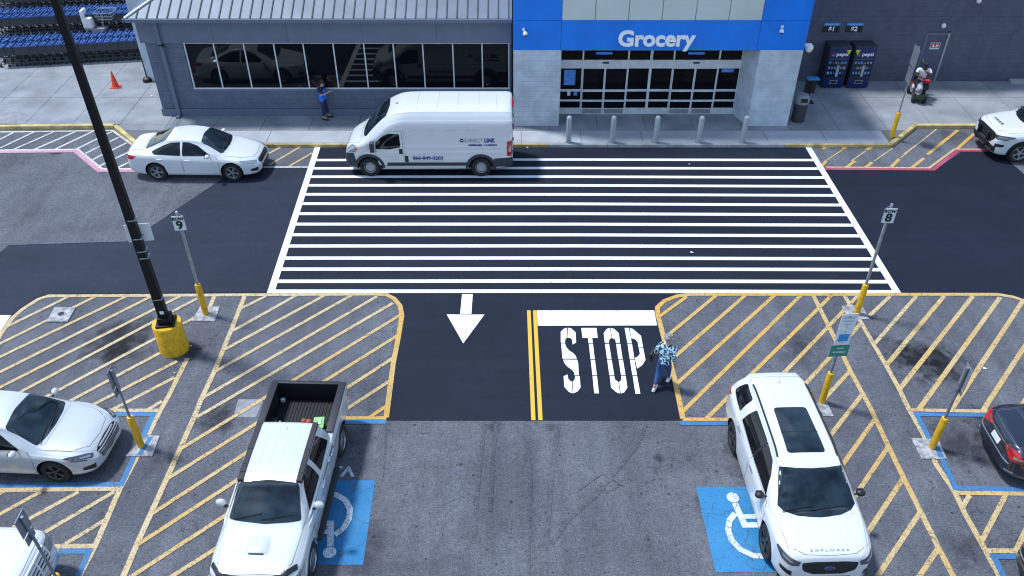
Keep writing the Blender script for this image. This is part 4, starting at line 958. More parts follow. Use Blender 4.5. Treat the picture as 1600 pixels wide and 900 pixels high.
# litter
for (px, py, z0, l) in ((237, 150, .12, 'scrap of white paper on the concrete right of the orange cone'), (1081, 395, .01, 'scrap of white paper on the crosswalk stripes at right'), (1539, 576, .01, 'scrap of white paper between yellow lines in the right hatched island'),
                       (298, 541, .01, 'crumpled white paper at the foot of the yellow lamp post base'), (273, 583, .01, 'tiny white scrap beside the slanted yellow line below the lamp post'), (841, 620, .01, 'tiny white scrap beside the double yellow line'), (824, 231, .01, 'small white cup lid on the asphalt near the bollards'), (1077, 257, .01, 'small white scrap on the crosswalk near the entrance')):
    mb = MB(); r = .035 if z0 < .1 else .05
    if 'tiny' in l: r = .025
    if 'stripes at right' in l or 'right hatched' in l: r = .055
    pts = [(r * random.uniform(.6, 1.2) * math.cos(a), r * random.uniform(.5, 1.) * math.sin(a), random.uniform(.004, .03)) for a in [k * math.pi / 3 for k in range(6)]]
    mb.v = pts + [(0, 0, .035)]; mb.f = [(i, (i + 1) % 6, 6) for i in range(6)]
    o = mb.build('paper_scrap', M_CLOTHW); o.location = G(px, py, z0 + .005); tag(o, l, 'litter')

# ================================================================== VEHICLES
def prof(pts):
    xs = np.array([p[0] for p in pts], float); ys = np.array([p[1] for p in pts], float)
    h = np.diff(xs); d = np.diff(ys) / h; m = np.zeros(len(xs))
    m[0] = d[0]; m[-1] = d[-1]
    for i in range(1, len(xs) - 1):
        if d[i - 1] * d[i] > 0: w1 = 2 * h[i] + h[i - 1]; w2 = h[i] + 2 * h[i - 1]; m[i] = (w1 + w2) / (w1 / d[i - 1] + w2 / d[i])
    def f(x):
        if x <= xs[0]: return ys[0]
        if x >= xs[-1]: return ys[-1]
        i = int(np.searchsorted(xs, x) - 1); i = max(0, min(i, len(h) - 1)); t = (x - xs[i]) / h[i]
        return ((1 + 2 * t) * (1 - t) ** 2) * ys[i] + (t * (1 - t) ** 2) * h[i] * m[i] + (t * t * (3 - 2 * t)) * ys[i + 1] + (t * t * (t - 1)) * h[i] * m[i + 1]
    return f
class Shell:
    """smooth lofted body; u runs from the front bumper (0) to the rear (L); local x = L/2 - u"""
    def __init__(s, spec):
        s.sp = spec; s.L = spec['L']; s.f = {k: prof(spec[k]) for k in ('top', 'belt', 'plan', 'wtop', 'bot')}
        s.rm = spec.get('remap')
        s.us = sorted(set([round(x, 3) for x in np.linspace(spec.get('u0', 0), spec.get('u1', s.L), spec.get('n', 64))] + [round(p[0], 3) for k in ('top', 'plan') for p in spec[k]]))
        s.rings = [s.ring(u) for u in s.us]
        n = len(s.rings[0]); vs = []; fs = []
        for r in s.rings: vs += r
        for i in range(len(s.us) - 1):
            for j in range(n): fs.append((i * n + j, i * n + (j + 1) % n, (i + 1) * n + (j + 1) % n, (i + 1) * n + j))
        e = (len(s.us) - 1) * n
        fs.append(tuple(reversed(range(n)))); fs.append(tuple(e + j for j in range(n)))
        fs = [f[::-1] for f in fs]
        s.vs, s.fs = vs, fs
        s.bvh = BVHTree.FromPolygons([Vector(v) for v in vs], fs)
    def ring(s, u):
        f = s.f; b = f['bot'](u); t = f['top'](u); be = min(f['belt'](u), t - .02); w = f['plan'](u); wt = min(f['wtop'](u), w * .96); cr = s.sp.get('crown', .05)
        be = max(be, b + .05); te = max(t - cr * min(1, (t - b) / .8), be + .012); hb = be - b; dz = te - be; sw = s.sp.get('sw', .935); ga = s.sp.get('ga', .5)
        K = [(0, b), (w * .78, b), (w * .93, b + .03 * min(1, hb * 3)), (w * .985, b + .16 * hb), (w, b + .45 * hb), (w * .995, b + .72 * hb), (w * (sw + .04), be - .10 * hb), (w * sw, be),
             (w * sw + (wt - w * sw) * .10, be + dz * .09), (w * sw + (wt - w * sw) * ga, be + dz * .52), (wt + .008, te - .13 * dz), (wt - .03, te + (t - te) * .25), (wt * .78, t - (t - te) * .38), (wt * .4, t - (t - te) * .10), (0, t)]
        P = [Vector((p[0], p[1])) for p in K]; out = [P[0]]
        for i in range(len(P) - 1):
            p0 = P[i - 1] if i else P[0]; p3 = P[i + 2] if i + 2 < len(P) else Vector((-P[i].x, P[i].y)); p1, p2 = P[i], P[i + 1]
            lim = min(1, 1)
            for q in (.333, .667, 1):
                if q == 1: out.append(p2); continue
                m1 = (p2 - p0) * .5; m2 = (p3 - p1) * .5; l = (p2 - p1).length
                if m1.length > l: m1 *= l / m1.length
                if m2.length > l: m2 *= l / m2.length
                t_ = q; out.append(p1 * (2 * t_**3 - 3 * t_**2 + 1) + m1 * (t_**3 - 2 * t_**2 + t_) + p2 * (-2 * t_**3 + 3 * t_**2) + m2 * (t_**3 - t_**2))
        x = s.L / 2 - u
        half = [(x, max(0, p.x), p.y) for p in out]
        return half + [(x, -p[1], p[2]) for p in half[-2:0:-1]]
    def m(s, u): return float(np.interp(u, s.rm[0], s.rm[1])) if s.rm else u
    def hit(s, o, d):
        l, n, i, di = s.bvh.ray_cast(Vector(o), Vector(d).normalized()); return l, n
def cutbody(name, shell, m, parent, cutters, inner=M_TRIM, ang=32):
    me = bpy.data.meshes.new(name); me.from_pydata(shell.vs, [], shell.fs); me.materials.append(m); me.materials.append(inner)
    o = bpy.data.objects.new(name, me); COL.objects.link(o)
    cm = MB()
    for c in cutters:
        if c[0] == 'cyl': _, x, z, r, y0, y1 = c; cm.bar((x, y0, z), (x, y1, z), r, 36)
        else: cm.box(*c[1:])
    co = cm.build('cut', m); co.data.materials.append(inner); co.data.polygons.foreach_set('material_index', [1] * len(co.data.polygons))
    bo_ = o.modifiers.new('b', 'BOOLEAN'); bo_.operation = 'DIFFERENCE'; bo_.solver = 'EXACT'; bo_.object = co
    bo_.use_self = True
    dg = bpy.context.evaluated_depsgraph_get(); me2 = bpy.data.meshes.new_from_object(o.evaluated_get(dg)); me2.name = name
    bpy.data.objects.remove(co); o.modifiers.clear(); o.data = me2; bpy.data.meshes.remove(me)
    me2.polygons.foreach_set('use_smooth', [True] * len(me2.polygons)); me2.set_sharp_from_angle(angle=rad(ang))
    o.parent = parent; return o
def patch(name, shell, pts, d, m, parent, off=.004, cell=.07, smooth=True, z3=False):
    """panel that follows the body: outline pts (u, y, z) thrown along d onto the shell"""
    d = Vector(d).normalized(); up = Vector((1, 0, 0)) if abs(d.z) > .9 else Vector((0, 0, 1)); r = up.cross(-d).normalized(); up = (-d).cross(r).normalized()
    P3 = [Vector((shell.L / 2 - shell.m(p[0]), p[1], p[2])) for p in pts]; base = P3[0].dot(-d)
    P = [(p.dot(r), p.dot(up)) for p in P3]
    x0, x1 = min(p[0] for p in P), max(p[0] for p in P); y0, y1 = min(p[1] for p in P), max(p[1] for p in P)
    nx = max(1, math.ceil((x1 - x0) / cell)); ny = max(1, math.ceil((y1 - y0) / cell)); vid = {}; V = []; F = []; Nn = []
    for i in range(nx):
        for j in range(ny):
            a, b = x0 + (x1 - x0) * i / nx, x0 + (x1 - x0) * (i + 1) / nx; c, e = y0 + (y1 - y0) * j / ny, y0 + (y1 - y0) * (j + 1) / ny
            q = clip(clip(clip(clip(P, 1, 0, b), -1, 0, -a), 0, 1, e), 0, -1, -c)
            if len(q) < 3: continue
            f = []
            for p in q:
                k = (round(p[0], 4), round(p[1], 4))
                if k not in vid:
                    o = r * p[0] + up * p[1] - d * (base * 0 + 8) ; l, n = shell.hit(o, d)
                    if l is None: vid[k] = None
                    else:
                        if n.dot(d) > 0: n = -n
                        vid[k] = len(V); V.append(l + n * off); Nn.append(n)
                if vid[k] is not None and (not f or f[-1] != vid[k]): f.append(vid[k])
            if len(f) > 2 and f[0] == f[-1]: f = f[:-1]
            f = list(dict.fromkeys(f))
            if len(f) > 2: F.append(f)
    if not F: return None
    bm = bmesh.new(); bv = [bm.verts.new(v) for v in V]
    for f in F:
        try: bm.faces.new([bv[i] for i in f])
        except ValueError: pass
    bm.normal_update()
    for f in bm.faces:
        if f.normal.dot(d) > 0: f.normal_flip()
    be = [e for e in bm.edges if len(e.link_faces) == 1]
    rr = bmesh.ops.extrude_edge_only(bm, edges=be); nv = [g_ for g_ in rr['geom'] if isinstance(g_, bmesh.types.BMVert)]
    tree = {}
    for v in nv:
        v.co += d * (off + .012)
    me = bpy.data.meshes.new(name); bm.to_mesh(me); bm.free()
    if smooth: me.polygons.foreach_set('use_smooth', [True] * len(me.polygons)); me.set_sharp_from_angle(angle=rad(40))
    return mesh_obj(name, me, m, parent)
def both(name, shell, pts, m, parent, **k):
    r = []
    for s in (1, -1): r.append(patch(name, shell, [(p[0], 0, p[1]) for p in pts], (0, -s, 0), m, parent, **k))
    return r
def round_poly(pts, r=.06, n=4):
    o = []
    for i in range(len(pts)):
        p = Vector(pts[i]); a = Vector(pts[i - 1]); b = Vector(pts[(i + 1) % len(pts)]); r1 = min(r, (a - p).length * .45); r2 = min(r, (b - p).length * .45)
        A = p + (a - p).normalized() * r1; B = p + (b - p).normalized() * r2
        for k in range(n + 1): t = k / n; o.append(tuple(A * (1 - t) ** 2 + p * 2 * t * (1 - t) + B * t * t))
    return o
def wheels(parent, L_, ax, track, R, w=.22, rim=M_RIM, spokes=5, style='spoke', hub=.66):
    for u in ax:
        for s in (1, -1):
            wh = MB().lathe([(.001, -w * .35), (R * hub * .96, -w * .35), (R * hub * .96, w * .20), (.001, w * .20)], 28, axis='y').build('wheel', M_TRIM, parent, smooth=True)
            wh.location = (L_ / 2 - u, s * track, R); wh.rotation_euler = (0, random.uniform(0, 1), 0 if s > 0 else math.pi)
            MB().lathe([(R * hub, -w / 2 + .01), (R * .9, -w / 2), (R * .985, -w / 2 + .03), (R, -w / 4), (R, w / 4), (R * .985, w / 2 - .03), (R * .9, w / 2), (R * hub, w / 2 - .01), (R * hub, -w / 2 + .01)], 36, axis='y').build('tyre', M_RUB, wh, smooth=True)
            rm = MB().lathe([(R * hub + .002, w / 2 - .012), (R * hub - .005, w / 2 - .004), (R * (hub - .05), w / 2 - .02), (R * (hub - .06), w * .15)], 32, axis='y')
            if style == 'steel':
                rm.lathe([(R * (hub - .08), w * .22), (R * .42, w * .36), (R * .22, w * .30), (.001, w * .32)], 28, axis='y')
            else:
                for k in range(spokes):
                    for e in ((-.09, .09) if style == 'twin' else (0,)):
                        t = 2 * math.pi * k / spokes + e; Mr = Matrix.Rotation(t, 4, 'Y'); wd = .034 if style == 'spoke' else .017
                        n = len(rm.v); P = [(R * .08, -wd), (R * .08, wd), (R * (hub - .04), wd * .75), (R * (hub - .04), -wd * .75)]
                        for yy in (w * .28, w * .42): rm.v += [tuple(Mr @ Vector((a, yy if a < R * .2 else yy + .005, b))) for a, b in P]
                        rm.f += [tuple(n + i for i in q) for q in ((0, 1, 2, 3), (7, 6, 5, 4), (0, 4, 5, 1), (1, 5, 6, 2), (2, 6, 7, 3), (3, 7, 4, 0))]
                rm.lathe([(R * .17, w * .26), (R * .15, w * .43), (.001, w * .45)], 14, axis='y')
            rm.build('rim', rim, wh, smooth=True)
            if style == 'steel':
                hc = MB()
                for k in range(8): t = 2 * math.pi * k / 8; hc.ball((R * .50 * math.cos(t), w * .33, R * .50 * math.sin(t)), .02, n=6, m=4)
                hc.build('wheel_holes', M_TXT, wh)
def mirror_parts(parent, x, y, z, m, size=1.0, shape='car'):
    for s in (1, -1):
        b = MB()
        if shape == 'car': b.ball((x, s * (y + .10), z), .11 * size, .85, 1.05, .72, 16, 10)
        else: b.box(x - .07, x + .07, s * (y + .04) - .10, s * (y + .04) + .10, z - .13, z + .16)
        o = b.build('side_mirror', m, parent, smooth=shape == 'car', bevel=0 if shape == 'car' else .03)
        MB().box(x - .085 * size - .004, x - .07 * size, s * (y + .10) - .07 * size, s * (y + .10) + .07 * size, z - .05 * size, z + .05 * size).build('mirror_glass', M_CGLASS, o)
        MB().bar((x + .02, s * (y - .05), z - .03), (x, s * (y + .05), z - .02), .02, 6).build('mirror_arm', M_TRIM, o)
def door_panel(shell, pts, m, parent, hand=None, hm=None):
    """door skin standing 3 mm proud with a dark shut line round it"""
    for s in (1, -1):
        big = [(p[0], p[1]) for p in pts]; cx = sum(p[0] for p in pts) / len(pts); cz = sum(p[1] for p in pts) / len(pts)
        pb = [(p[0] + (.011 if p[0] > cx else -.011), p[1] + (.011 if p[1] > cz else -.011)) for p in pts]
        dd = patch('door', shell, [(p[0], 0, p[1]) for p in pts], (0, -s, 0), m, parent, off=.0045, cell=.12)
        if dd is None: continue
        patch('shut_line', shell, [(p[0], 0, p[1]) for p in pb], (0, -s, 0), M_GAP, dd, off=.0015, cell=.12)
        if hand:
            l, n = shell.hit((shell.L / 2 - shell.m(hand[0]), s * 3, hand[1]), (0, -s, 0))
            if l is not None: MB().box(l.x - .10, l.x + .10, l.y - .012, l.y + .03 if s > 0 else l.y + .012, l.z - .018, l.z + .018).build('handle', hm or m, dd, bevel=.008) if s > 0 else MB().box(l.x - .10, l.x + .10, l.y - .03, l.y + .012, l.z - .018, l.z + .018).build('handle', hm or m, dd, bevel=.008)
def panel_top(name, shell, pts, m, parent, line=True):
    o = patch(name, shell, [(p[0], p[1], 0) for p in pts], (0, 0, -1), m, parent, off=.0045, cell=.10)
    cx = sum(p[0] for p in pts) / len(pts)
    if line: patch('shut_line', shell, [(p[0] + (.010 if p[0] > cx else -.010), p[1] + (.010 if p[1] > 0 else -.010), 0) for p in pts], (0, 0, -1), M_GAP, o, off=.0015, cell=.10)
    return o
def arch_trim(shell, u, z, r1, r2, m, parent):
    a0, a1 = -12, 192
    pts = [(u + r2 * math.cos(rad(a)), 0, z + r2 * math.sin(rad(a))) for a in range(a0, a1 + 1, 12)] + [(u + r1 * math.cos(rad(a)), 0, z + r1 * math.sin(rad(a))) for a in range(a1, a0 - 1, -12)]
    for s in (1, -1):
        # built as quads so the concave outline stays clean
        n = len(pts) // 2; V = []; ok = True
        for p in pts:
            l, nn = shell.hit((shell.L / 2 - p[0], s * 3, p[2]), (0, -s, 0))
            if l is None: l, nn = shell.hit((shell.L / 2 - p[0], s * 3, p[2] + .12), (0, -s, 0))
            if l is None: ok = False; break
            V.append(Vector((shell.L / 2 - p[0], l.y + s * .018, p[2])))
        if not ok: continue
        vs = V + [v - Vector((0, s * .05, 0)) for v in V]; N = len(pts)
        fs = [(i, i + 1, N - 2 - i, N - 1 - i) for i in range(n - 1)] + [(i, (i + 1) % N, N + (i + 1) % N, N + i) for i in range(N)]
        pyd('arch_trim', vs, fs, m, parent, smooth=True)
def wipers(shell, parent, u0, y0s):
    for y0, y1 in y0s:
        w = MB(); prev = None
        for k in range(7):
            t = k / 6; y = y0 + (y1 - y0) * t; u = u0 + .02 + .10 * t
            l, n = shell.hit((shell.L / 2 - shell.m(u), y, 5), (0, 0, -1)); l = l + n * (.03 if n.z > 0 else -.03)
            if prev is not None: w.bar(prev, l, .011, 5)
            prev = l
        w.build('wiper', M_TXT, parent)

# ---------------------------------------------------------------- sedans
def sedan(name, lab, loc, rz, paint, glass=M_CGLASS, rim=M_RIMD, style='twin', spokes=5, Lg=4.80, cat='car', plate=False, kind=0, group=None):
    k = Lg / 4.86
    sp = dict(L=Lg,
      top=[(0, .56), (.05, .63), (.14, .70), (.30, .77), (.7, .86), (1.15, .95), (1.28, .99), (1.65, 1.20), (2.02, 1.375), (2.35, 1.435), (2.7, 1.45), (3.15, 1.415), (3.45, 1.34), (3.8, 1.21), (4.12, 1.10), (4.3, 1.075), (4.66, 1.05), (4.76, .99), (4.82, .84), (4.86, .66)],
      belt=[(0, .50), (.15, .62), (.4, .69), (1.2, .83), (2, .89), (3.5, .95), (4.3, .97), (4.7, .93), (4.86, .60)],
      plan=[(0, .50), (.03, .60), (.09, .68), (.2, .765), (.45, .86), (.9, .91), (1.6, .918), (2.6, .925), (3.8, .915), (4.35, .87), (4.62, .80), (4.76, .72), (4.83, .62), (4.86, .52)],
      wtop=[(0, .36), (.2, .54), (.6, .66), (1.2, .74), (1.4, .72), (2.05, .575), (2.6, .575), (3.3, .56), (3.8, .60), (4.15, .68), (4.5, .68), (4.86, .40)],
      bot=[(0, .27), (.15, .20), (.8, .18), (4.1, .18), (4.6, .24), (4.86, .34)])
    for kk in ('top', 'belt', 'plan', 'wtop', 'bot'): sp[kk] = [(a * k, b) for a, b in sp[kk]]
    c = empty(name, loc, rz, lab, cat, group); sh_ = Shell(sp); ax = (.98 * k, 3.74 * k); R = .335; hx = Lg / 2
    cuts = []
    for u in ax:
        for s in (1, -1): cuts.append(('cyl', hx - u, R + .01, R + .055, s * .62, s * 1.3))
    cutbody('body', sh_, paint, c, cuts)
    K = lambda P: [(a * k, b) for a, b in P]
    # glass
    patch('windscreen', sh_, [(a, b, 0) for a, b in round_poly(K([(1.30, -.68), (1.22, -.40), (1.19, 0), (1.22, .40), (1.30, .68), (2.00, .545), (2.055, .0), (2.00, -.545)]), .06)], (0, 0, -1), glass, c, off=.008, cell=.042)
    patch('rear_window', sh_, [(a, b, 0) for a, b in round_poly(K([(3.30, -.50), (3.27, 0), (3.30, .50), (4.06, .60), (4.12, 0), (4.06, -.60)]), .07)], (0, 0, -1), glass, c, off=.008, cell=.042)
    both('side_window', sh_, round_poly(K([(1.66, .945), (2.12, 1.24), (2.42, 1.335), (2.66, 1.345), (2.68, .955)]), .04), M_CGLASS2, c, off=.005)
    both('side_window', sh_, round_poly(K([(2.75, .955), (2.74, 1.345), (3.10, 1.315), (3.40, 1.22), (3.80, 1.055), (3.70, .985)]), .04), M_CGLASS2, c, off=.005)
    door_panel(sh_, K([(1.42, .34), (1.40, .80), (1.52, .905), (2.69, .935), (2.69, .30), (1.6, .30)]), paint, c, (2.52 * k, .80))
    door_panel(sh_, K([(2.73, .30), (2.73, .935), (3.60, .96), (3.70, .85), (3.40, .60), (3.33, .30)]), paint, c, (3.52 * k, .83))
    panel_top('bonnet', sh_, K([(.24, -.42), (.19, 0), (.24, .42), (.55, .64), (1.16, .73), (1.14, 0), (1.16, -.73), (.55, -.64)]), paint, c)
    panel_top('boot_lid', sh_, K([(4.17, -.60), (4.17, .60), (4.66, .55), (4.70, 0), (4.66, -.55)]), paint, c)
    # front
    F = (-1, 0, 0)
    if kind == 1:    # wide slatted grille with upright outline
        gr = patch('grille', sh_, [(0, y, z) for y, z in round_poly([(-.47, .62), (-.42, .40), (0, .35), (.42, .40), (.47, .62), (.36, .665), (0, .68), (-.36, .665)], .04)], F, M_TXT, c, off=.006, cell=.06)
        for i in range(6): 
            zz = .40 + i * .046; yy = .40 + .014 * i if i < 5 else .34
            patch('grille_slat', sh_, [(0, -yy, zz), (0, yy, zz), (0, yy, zz + .018), (0, -yy, zz + .018)], F, M_STEEL, gr, off=.016, cell=.1)
    else:
        gr = patch('grille', sh_, [(0, y, z) for y, z in round_poly([(-.50, .60), (-.40, .50), (.40, .50), (.50, .60), (.42, .655), (-.42, .655)], .03)], F, M_TXT, c, off=.006, cell=.06)
        patch('grille_bar', sh_, [(0, -.46, .60), (0, .46, .60), (0, .46, .625), (0, -.46, .625)], F, M_CHROME, gr, off=.018, cell=.1)
        patch('lower_grille', sh_, [(0, -.45, .28), (0, .45, .28), (0, .40, .40), (0, -.40, .40)], F, M_TXT, c, off=.006, cell=.08)
    for s in (1, -1):
        dd = Vector((-1, -s * 1.15, -.45))
        hl = patch('headlamp', sh_, [(.10, s * .55, .66), (.20, s * .66, .715), (.52 * k, s * .84, .765), (.66 * k, s * .88, .765), (.48 * k, s * .87, .665), (.20, s * .74, .60), (.10, s * .60, .60)], dd, M_LAMP if kind != 1 else M_LAMPD, c, off=.005, cell=.05)
        if kind == 1 and hl:
            patch('lamp_reflector', sh_, [(.14, s * .62, .63), (.30, s * .76, .68), (.30, s * .78, .71), (.14, s * .64, .665)], dd, M_LAMP, hl, off=.008, cell=.05)
            patch('indicator', sh_, [(.48 * k, s * .84, .69), (.64 * k, s * .88, .755), (.50 * k, s * .86, .67)], dd, M_AMBER, hl, off=.008, cell=.05)
        patch('fog_vent', sh_, [(.10, s * .60, .44), (.30, s * .80, .44), (.30, s * .80, .36), (.12, s * .62, .30)], dd, M_TXT, c, off=.005, cell=.05)
        dr = Vector((1, -s * 1.1, -.3))
        if kind == 2:
            tl = patch('tail_lamp', sh_, [(4.86 * k, s * .40, .93), (4.86 * k, s * .40, .87), (4.80 * k, s * .62, .72), (4.55 * k, s * .80, .74), (4.36 * k, s * .86, .90), (4.40 * k, s * .86, .95), (4.62 * k, s * .76, .90), (4.72 * k, s * .70, .97)], dr, M_TAIL, c, off=.008, cell=.05)
            patch('lamp_reflector', sh_, [(4.76 * k, s * .66, .79), (4.58 * k, s * .78, .82), (4.58 * k, s * .78, .86), (4.76 * k, s * .66, .85)], dr, M_LAMP, tl, off=.014, cell=.05)
        else:
            patch('tail_lamp', sh_, [(4.80 * k, s * .58, .90), (4.80 * k, s * .60, .76), (4.52 * k, s * .80, .78), (4.38 * k, s * .85, .92), (4.60 * k, s * .78, .93)], dr, M_TAIL, c, off=.006, cell=.05)
    # rear
    Rr = (1, 0, 0)
    patch('rear_diffuser', sh_, [(0, -.50, .30), (0, .50, .30), (0, .46, .42), (0, -.46, .42)], Rr, M_TXT, c, off=.006, cell=.08)
    pl_ = patch('number_plate', sh_, [(0, -.16, .70), (0, .16, .70), (0, .16, .83), (0, -.16, .83)], Rr, M_SIGNW, c, off=.012, cell=.1)
    if kind == 2:
        patch('chrome_strip', sh_, [(0, -.55, .875), (0, .55, .875), (0, .55, .90), (0, -.55, .90)], Rr, M_CHROME, c, off=.010, cell=.08)
        patch('bumper_edge', sh_, [(0, -.66, .60), (0, .66, .60), (0, .66, .625), (0, -.66, .625)], Rr, M_STEEL, c, off=.012, cell=.08)
        for s in (1, -1): patch('bumper_edge', sh_, [(4.6 * k, s * .7, .40), (4.75 * k, s * .55, .40), (4.75 * k, s * .55, .43), (4.6 * k, s * .7, .43)], Vector((1, -s, 0)), M_STEEL, c, off=.01, cell=.08)
    both('sill_trim', sh_, K([(1.45, .20), (3.30, .20), (3.30, .245), (1.45, .245)]), M_TRIM, c, off=.006, cell=.2)
    mirror_parts(c, hx - 1.72 * k, .88, 1.0, paint, .88)
    wipers(sh_, c, 1.24 * k, ((-.10, .55), (-.62, -.05)))
    MB().box(hx - 4.05 * k, hx - 3.8 * k, -.01, .01, 1.20, 1.22).build('antenna', paint, c)
    wheels(c, Lg, ax, .80, R, .215, rim, spokes, style)
    return c, sh_
def at_center(x, y, rz): return (x, y, 0.012)
acc, _a = sedan('white_sedan', 'white sedan parked along the kerb in front of the grey wing wall', (-11.10, 26.62, .012), rad(-1), M_WPAINT, Lg=4.64, rim=M_STEEL, spokes=5)
sil, _b = sedan('silver_sedan', 'pearl silver sedan nosed into the blue edged bay at left', (-9.27 - 2.30, 13.40, .012), rad(-3), M_SILV, Lg=4.60, kind=1, rim=M_RIMD, spokes=5)
civ, _c2 = sedan('dark_sedan', 'dark graphite sedan with red tail lamps at the right edge', (10.98 + 2.33, 13.12, .012), 0, M_DARKC, Lg=4.64, kind=2, rim=M_RIMD, glass=M_CGLASS)
blk, _d = sedan('black_car', 'black car barely inside the bottom right corner', (10.20 + 2.33, 9.60, .012), 0, M_BLKC, Lg=4.64, kind=2, rim=M_RIMD)

# ---------------------------------------------------------------- SUVs
def suv(name, lab, loc, rz, paint, police=False, Lg=5.04):
    sp = dict(L=5.04, crown=.045, sw=.95, ga=.42, n=72,
      top=[(0, .74), (.03, .90), (.08, 1.03), (.16, 1.09), (.4, 1.14), (.9, 1.18), (1.25, 1.21), (1.36, 1.24), (1.75, 1.46), (2.08, 1.655), (2.3, 1.71), (2.8, 1.745), (3.6, 1.74), (4.3, 1.715), (4.62, 1.675), (4.76, 1.62), (4.86, 1.40), (4.97, 1.15), (5.01, .95), (5.04, .68)],
      belt=[(0, .68), (.1, .90), (.35, .99), (1.2, 1.06), (2.2, 1.09), (4.0, 1.14), (4.7, 1.15), (4.95, 1.0), (5.04, .6)],
      plan=[(0, .60), (.03, .72), (.08, .80), (.2, .88), (.45, .95), (.9, .985), (2.5, .995), (4.2, .985), (4.6, .95), (4.85, .87), (4.97, .80), (5.04, .66)],
      wtop=[(0, .50), (.15, .68), (.6, .80), (1.25, .86), (1.4, .85), (2.1, .665), (2.8, .66), (4.0, .645), (4.5, .61), (4.7, .56), (4.85, .60), (5.04, .50)],
      bot=[(0, .34), (.15, .26), (.8, .24), (4.3, .24), (4.8, .32), (5.04, .42)])
    if not police:
        sp['remap'] = ([0, 1.25, 2.1, 4.76, 5.04], [0, .98, 1.80, 4.64, 5.04])
        for kk in ('top', 'belt', 'wtop'): sp[kk] = [(float(np.interp(a, *sp['remap'])), b) for a, b in sp[kk]]
    c = empty(name, loc, rz, lab, 'suv'); sh_ = Shell(sp); ax = (.93, 3.80); R = .385; hx = 2.52
    cuts = [('cyl', hx - u, R + .01, R + .06, s * .66, s * 1.4) for u in ax for s in (1, -1)]
    cutbody('body', sh_, paint, c, cuts)
    gl = M_CGLASS
    patch('windscreen', sh_, [(a, b, 0) for a, b in [(1.46, -.79), (1.33, -.68), (1.22, -.45), (1.16, -.2), (1.14, 0), (1.16, .2), (1.22, .45), (1.33, .68), (1.46, .79), (1.55, .77), (2.15, .64), (2.13, .58), (2.09, .3), (2.075, 0), (2.09, -.3), (2.13, -.58), (2.15, -.64), (1.55, -.77)]], (0, 0, -1), gl, c, off=.008, cell=.042)
    both('side_window', sh_, round_poly([(1.80, 1.13), (2.10, 1.42), (2.36, 1.56), (2.74, 1.60), (2.76, 1.15)], .04), M_CGLASS2, c, off=.006)
    both('side_window', sh_, round_poly([(2.83, 1.15), (2.81, 1.60), (3.68, 1.60), (3.78, 1.19)], .04), M_CGLASS2, c, off=.006)
    both('side_window', sh_, round_poly([(4.00, 1.20), (3.98, 1.585), (4.52, 1.55), (4.64, 1.24)], .07), M_CGLASS2, c, off=.006)
    both('pillar_trim', sh_, [(2.765, 1.15), (2.745, 1.60), (2.805, 1.60), (2.825, 1.15)], M_TXT, c, off=.007)
    patch('rear_window', sh_, [(0, y, z) for y, z in round_poly([(-.60, 1.22), (-.52, 1.54), (.52, 1.54), (.60, 1.22)], .06)], (1, 0, 0), M_CGLASS2, c, off=.006)
    door_panel(sh_, [(1.52, .38), (1.50, .92), (1.66, 1.09), (2.78, 1.13), (2.78, .34), (1.66, .34)], paint, c, (2.60, 1.00), M_CHROME if not police else paint)
    door_panel(sh_, [(2.82, .34), (2.82, 1.13), (3.84, 1.165), (3.84, .98), (3.52, .80), (3.42, .34)], paint, c, (3.64, 1.04), M_CHROME if not police else paint)
    panel_top('bonnet', sh_, [(.17, -.50), (.13, 0), (.17, .50), (.40, .78), (1.28, .86), (1.20, .5), (1.17, 0), (1.20, -.5), (1.28, -.86), (.40, -.78)], paint, c)
    for s in (1, -1):   # bonnet creases
        rb = MB(); prev = None
        for i in range(9):
            u = sh_.m(.35 + i * .11); y = s * (.34 + .022 * i); l, n = sh_.hit((hx - u, y, 5), (0, 0, -1)); l = l + Vector((0, 0, .002))
            if prev is not None: rb.bar(prev, l, .012, 6, cap=False)
            prev = l
        rb.build('bonnet_crease', paint, c, smooth=True)
    F = (-1, 0, 0); FD = Vector((-1, 0, -.25))
    if not police:
        gr = patch('grille', sh_, [(0.02, y, z) for y, z in round_poly([(-.56, .93), (-.52, .74), (-.30, .62), (.30, .62), (.52, .74), (.56, .93), (.3, .955), (-.3, .955)], .05)], F, M_TXT, c, off=.008, cell=.05)
        ov = [(0.0, .105 * math.cos(a), .80 + .045 * math.sin(a)) for a in [i * math.pi / 8 for i in range(16)]]
        em = patch('badge', sh_, ov, F, M_CHROME, gr, off=.016, cell=.05); patch('badge_face', sh_, [(p[0], p[1] * .86, .80 + (p[2] - .80) * .8) for p in ov], F, M_VTXT, gr, off=.019, cell=.05)
        patch('lower_grille', sh_, [(0, -.5, .40), (0, .5, .40), (0, .46, .54), (0, -.46, .54)], F, M_TXT, c, off=.006, cell=.08)
    else:
        gr = patch('grille', sh_, [(0.02, y, z) for y, z in round_poly([(-.62, .95), (-.62, .80), (-.46, .62), (.46, .62), (.62, .80), (.62, .95), (.4, .98), (-.4, .98)], .05)], F, M_TXT, c, off=.008, cell=.05)
        patch('lower_bumper', sh_, [(0, -.78, .36), (0, .78, .36), (0, .78, .56), (0, -.78, .56)], F, M_TRIM, c, off=.008, cell=.08)
        MB().box(hx + .02, hx + .10, -.45, .45, .48, .62).box(hx + .02, hx + .12, -.35, -.27, .40, .95).box(hx + .02, hx + .12, .27, .35, .40, .95).build('push_bar', M_TRIM, c, bevel=.02)
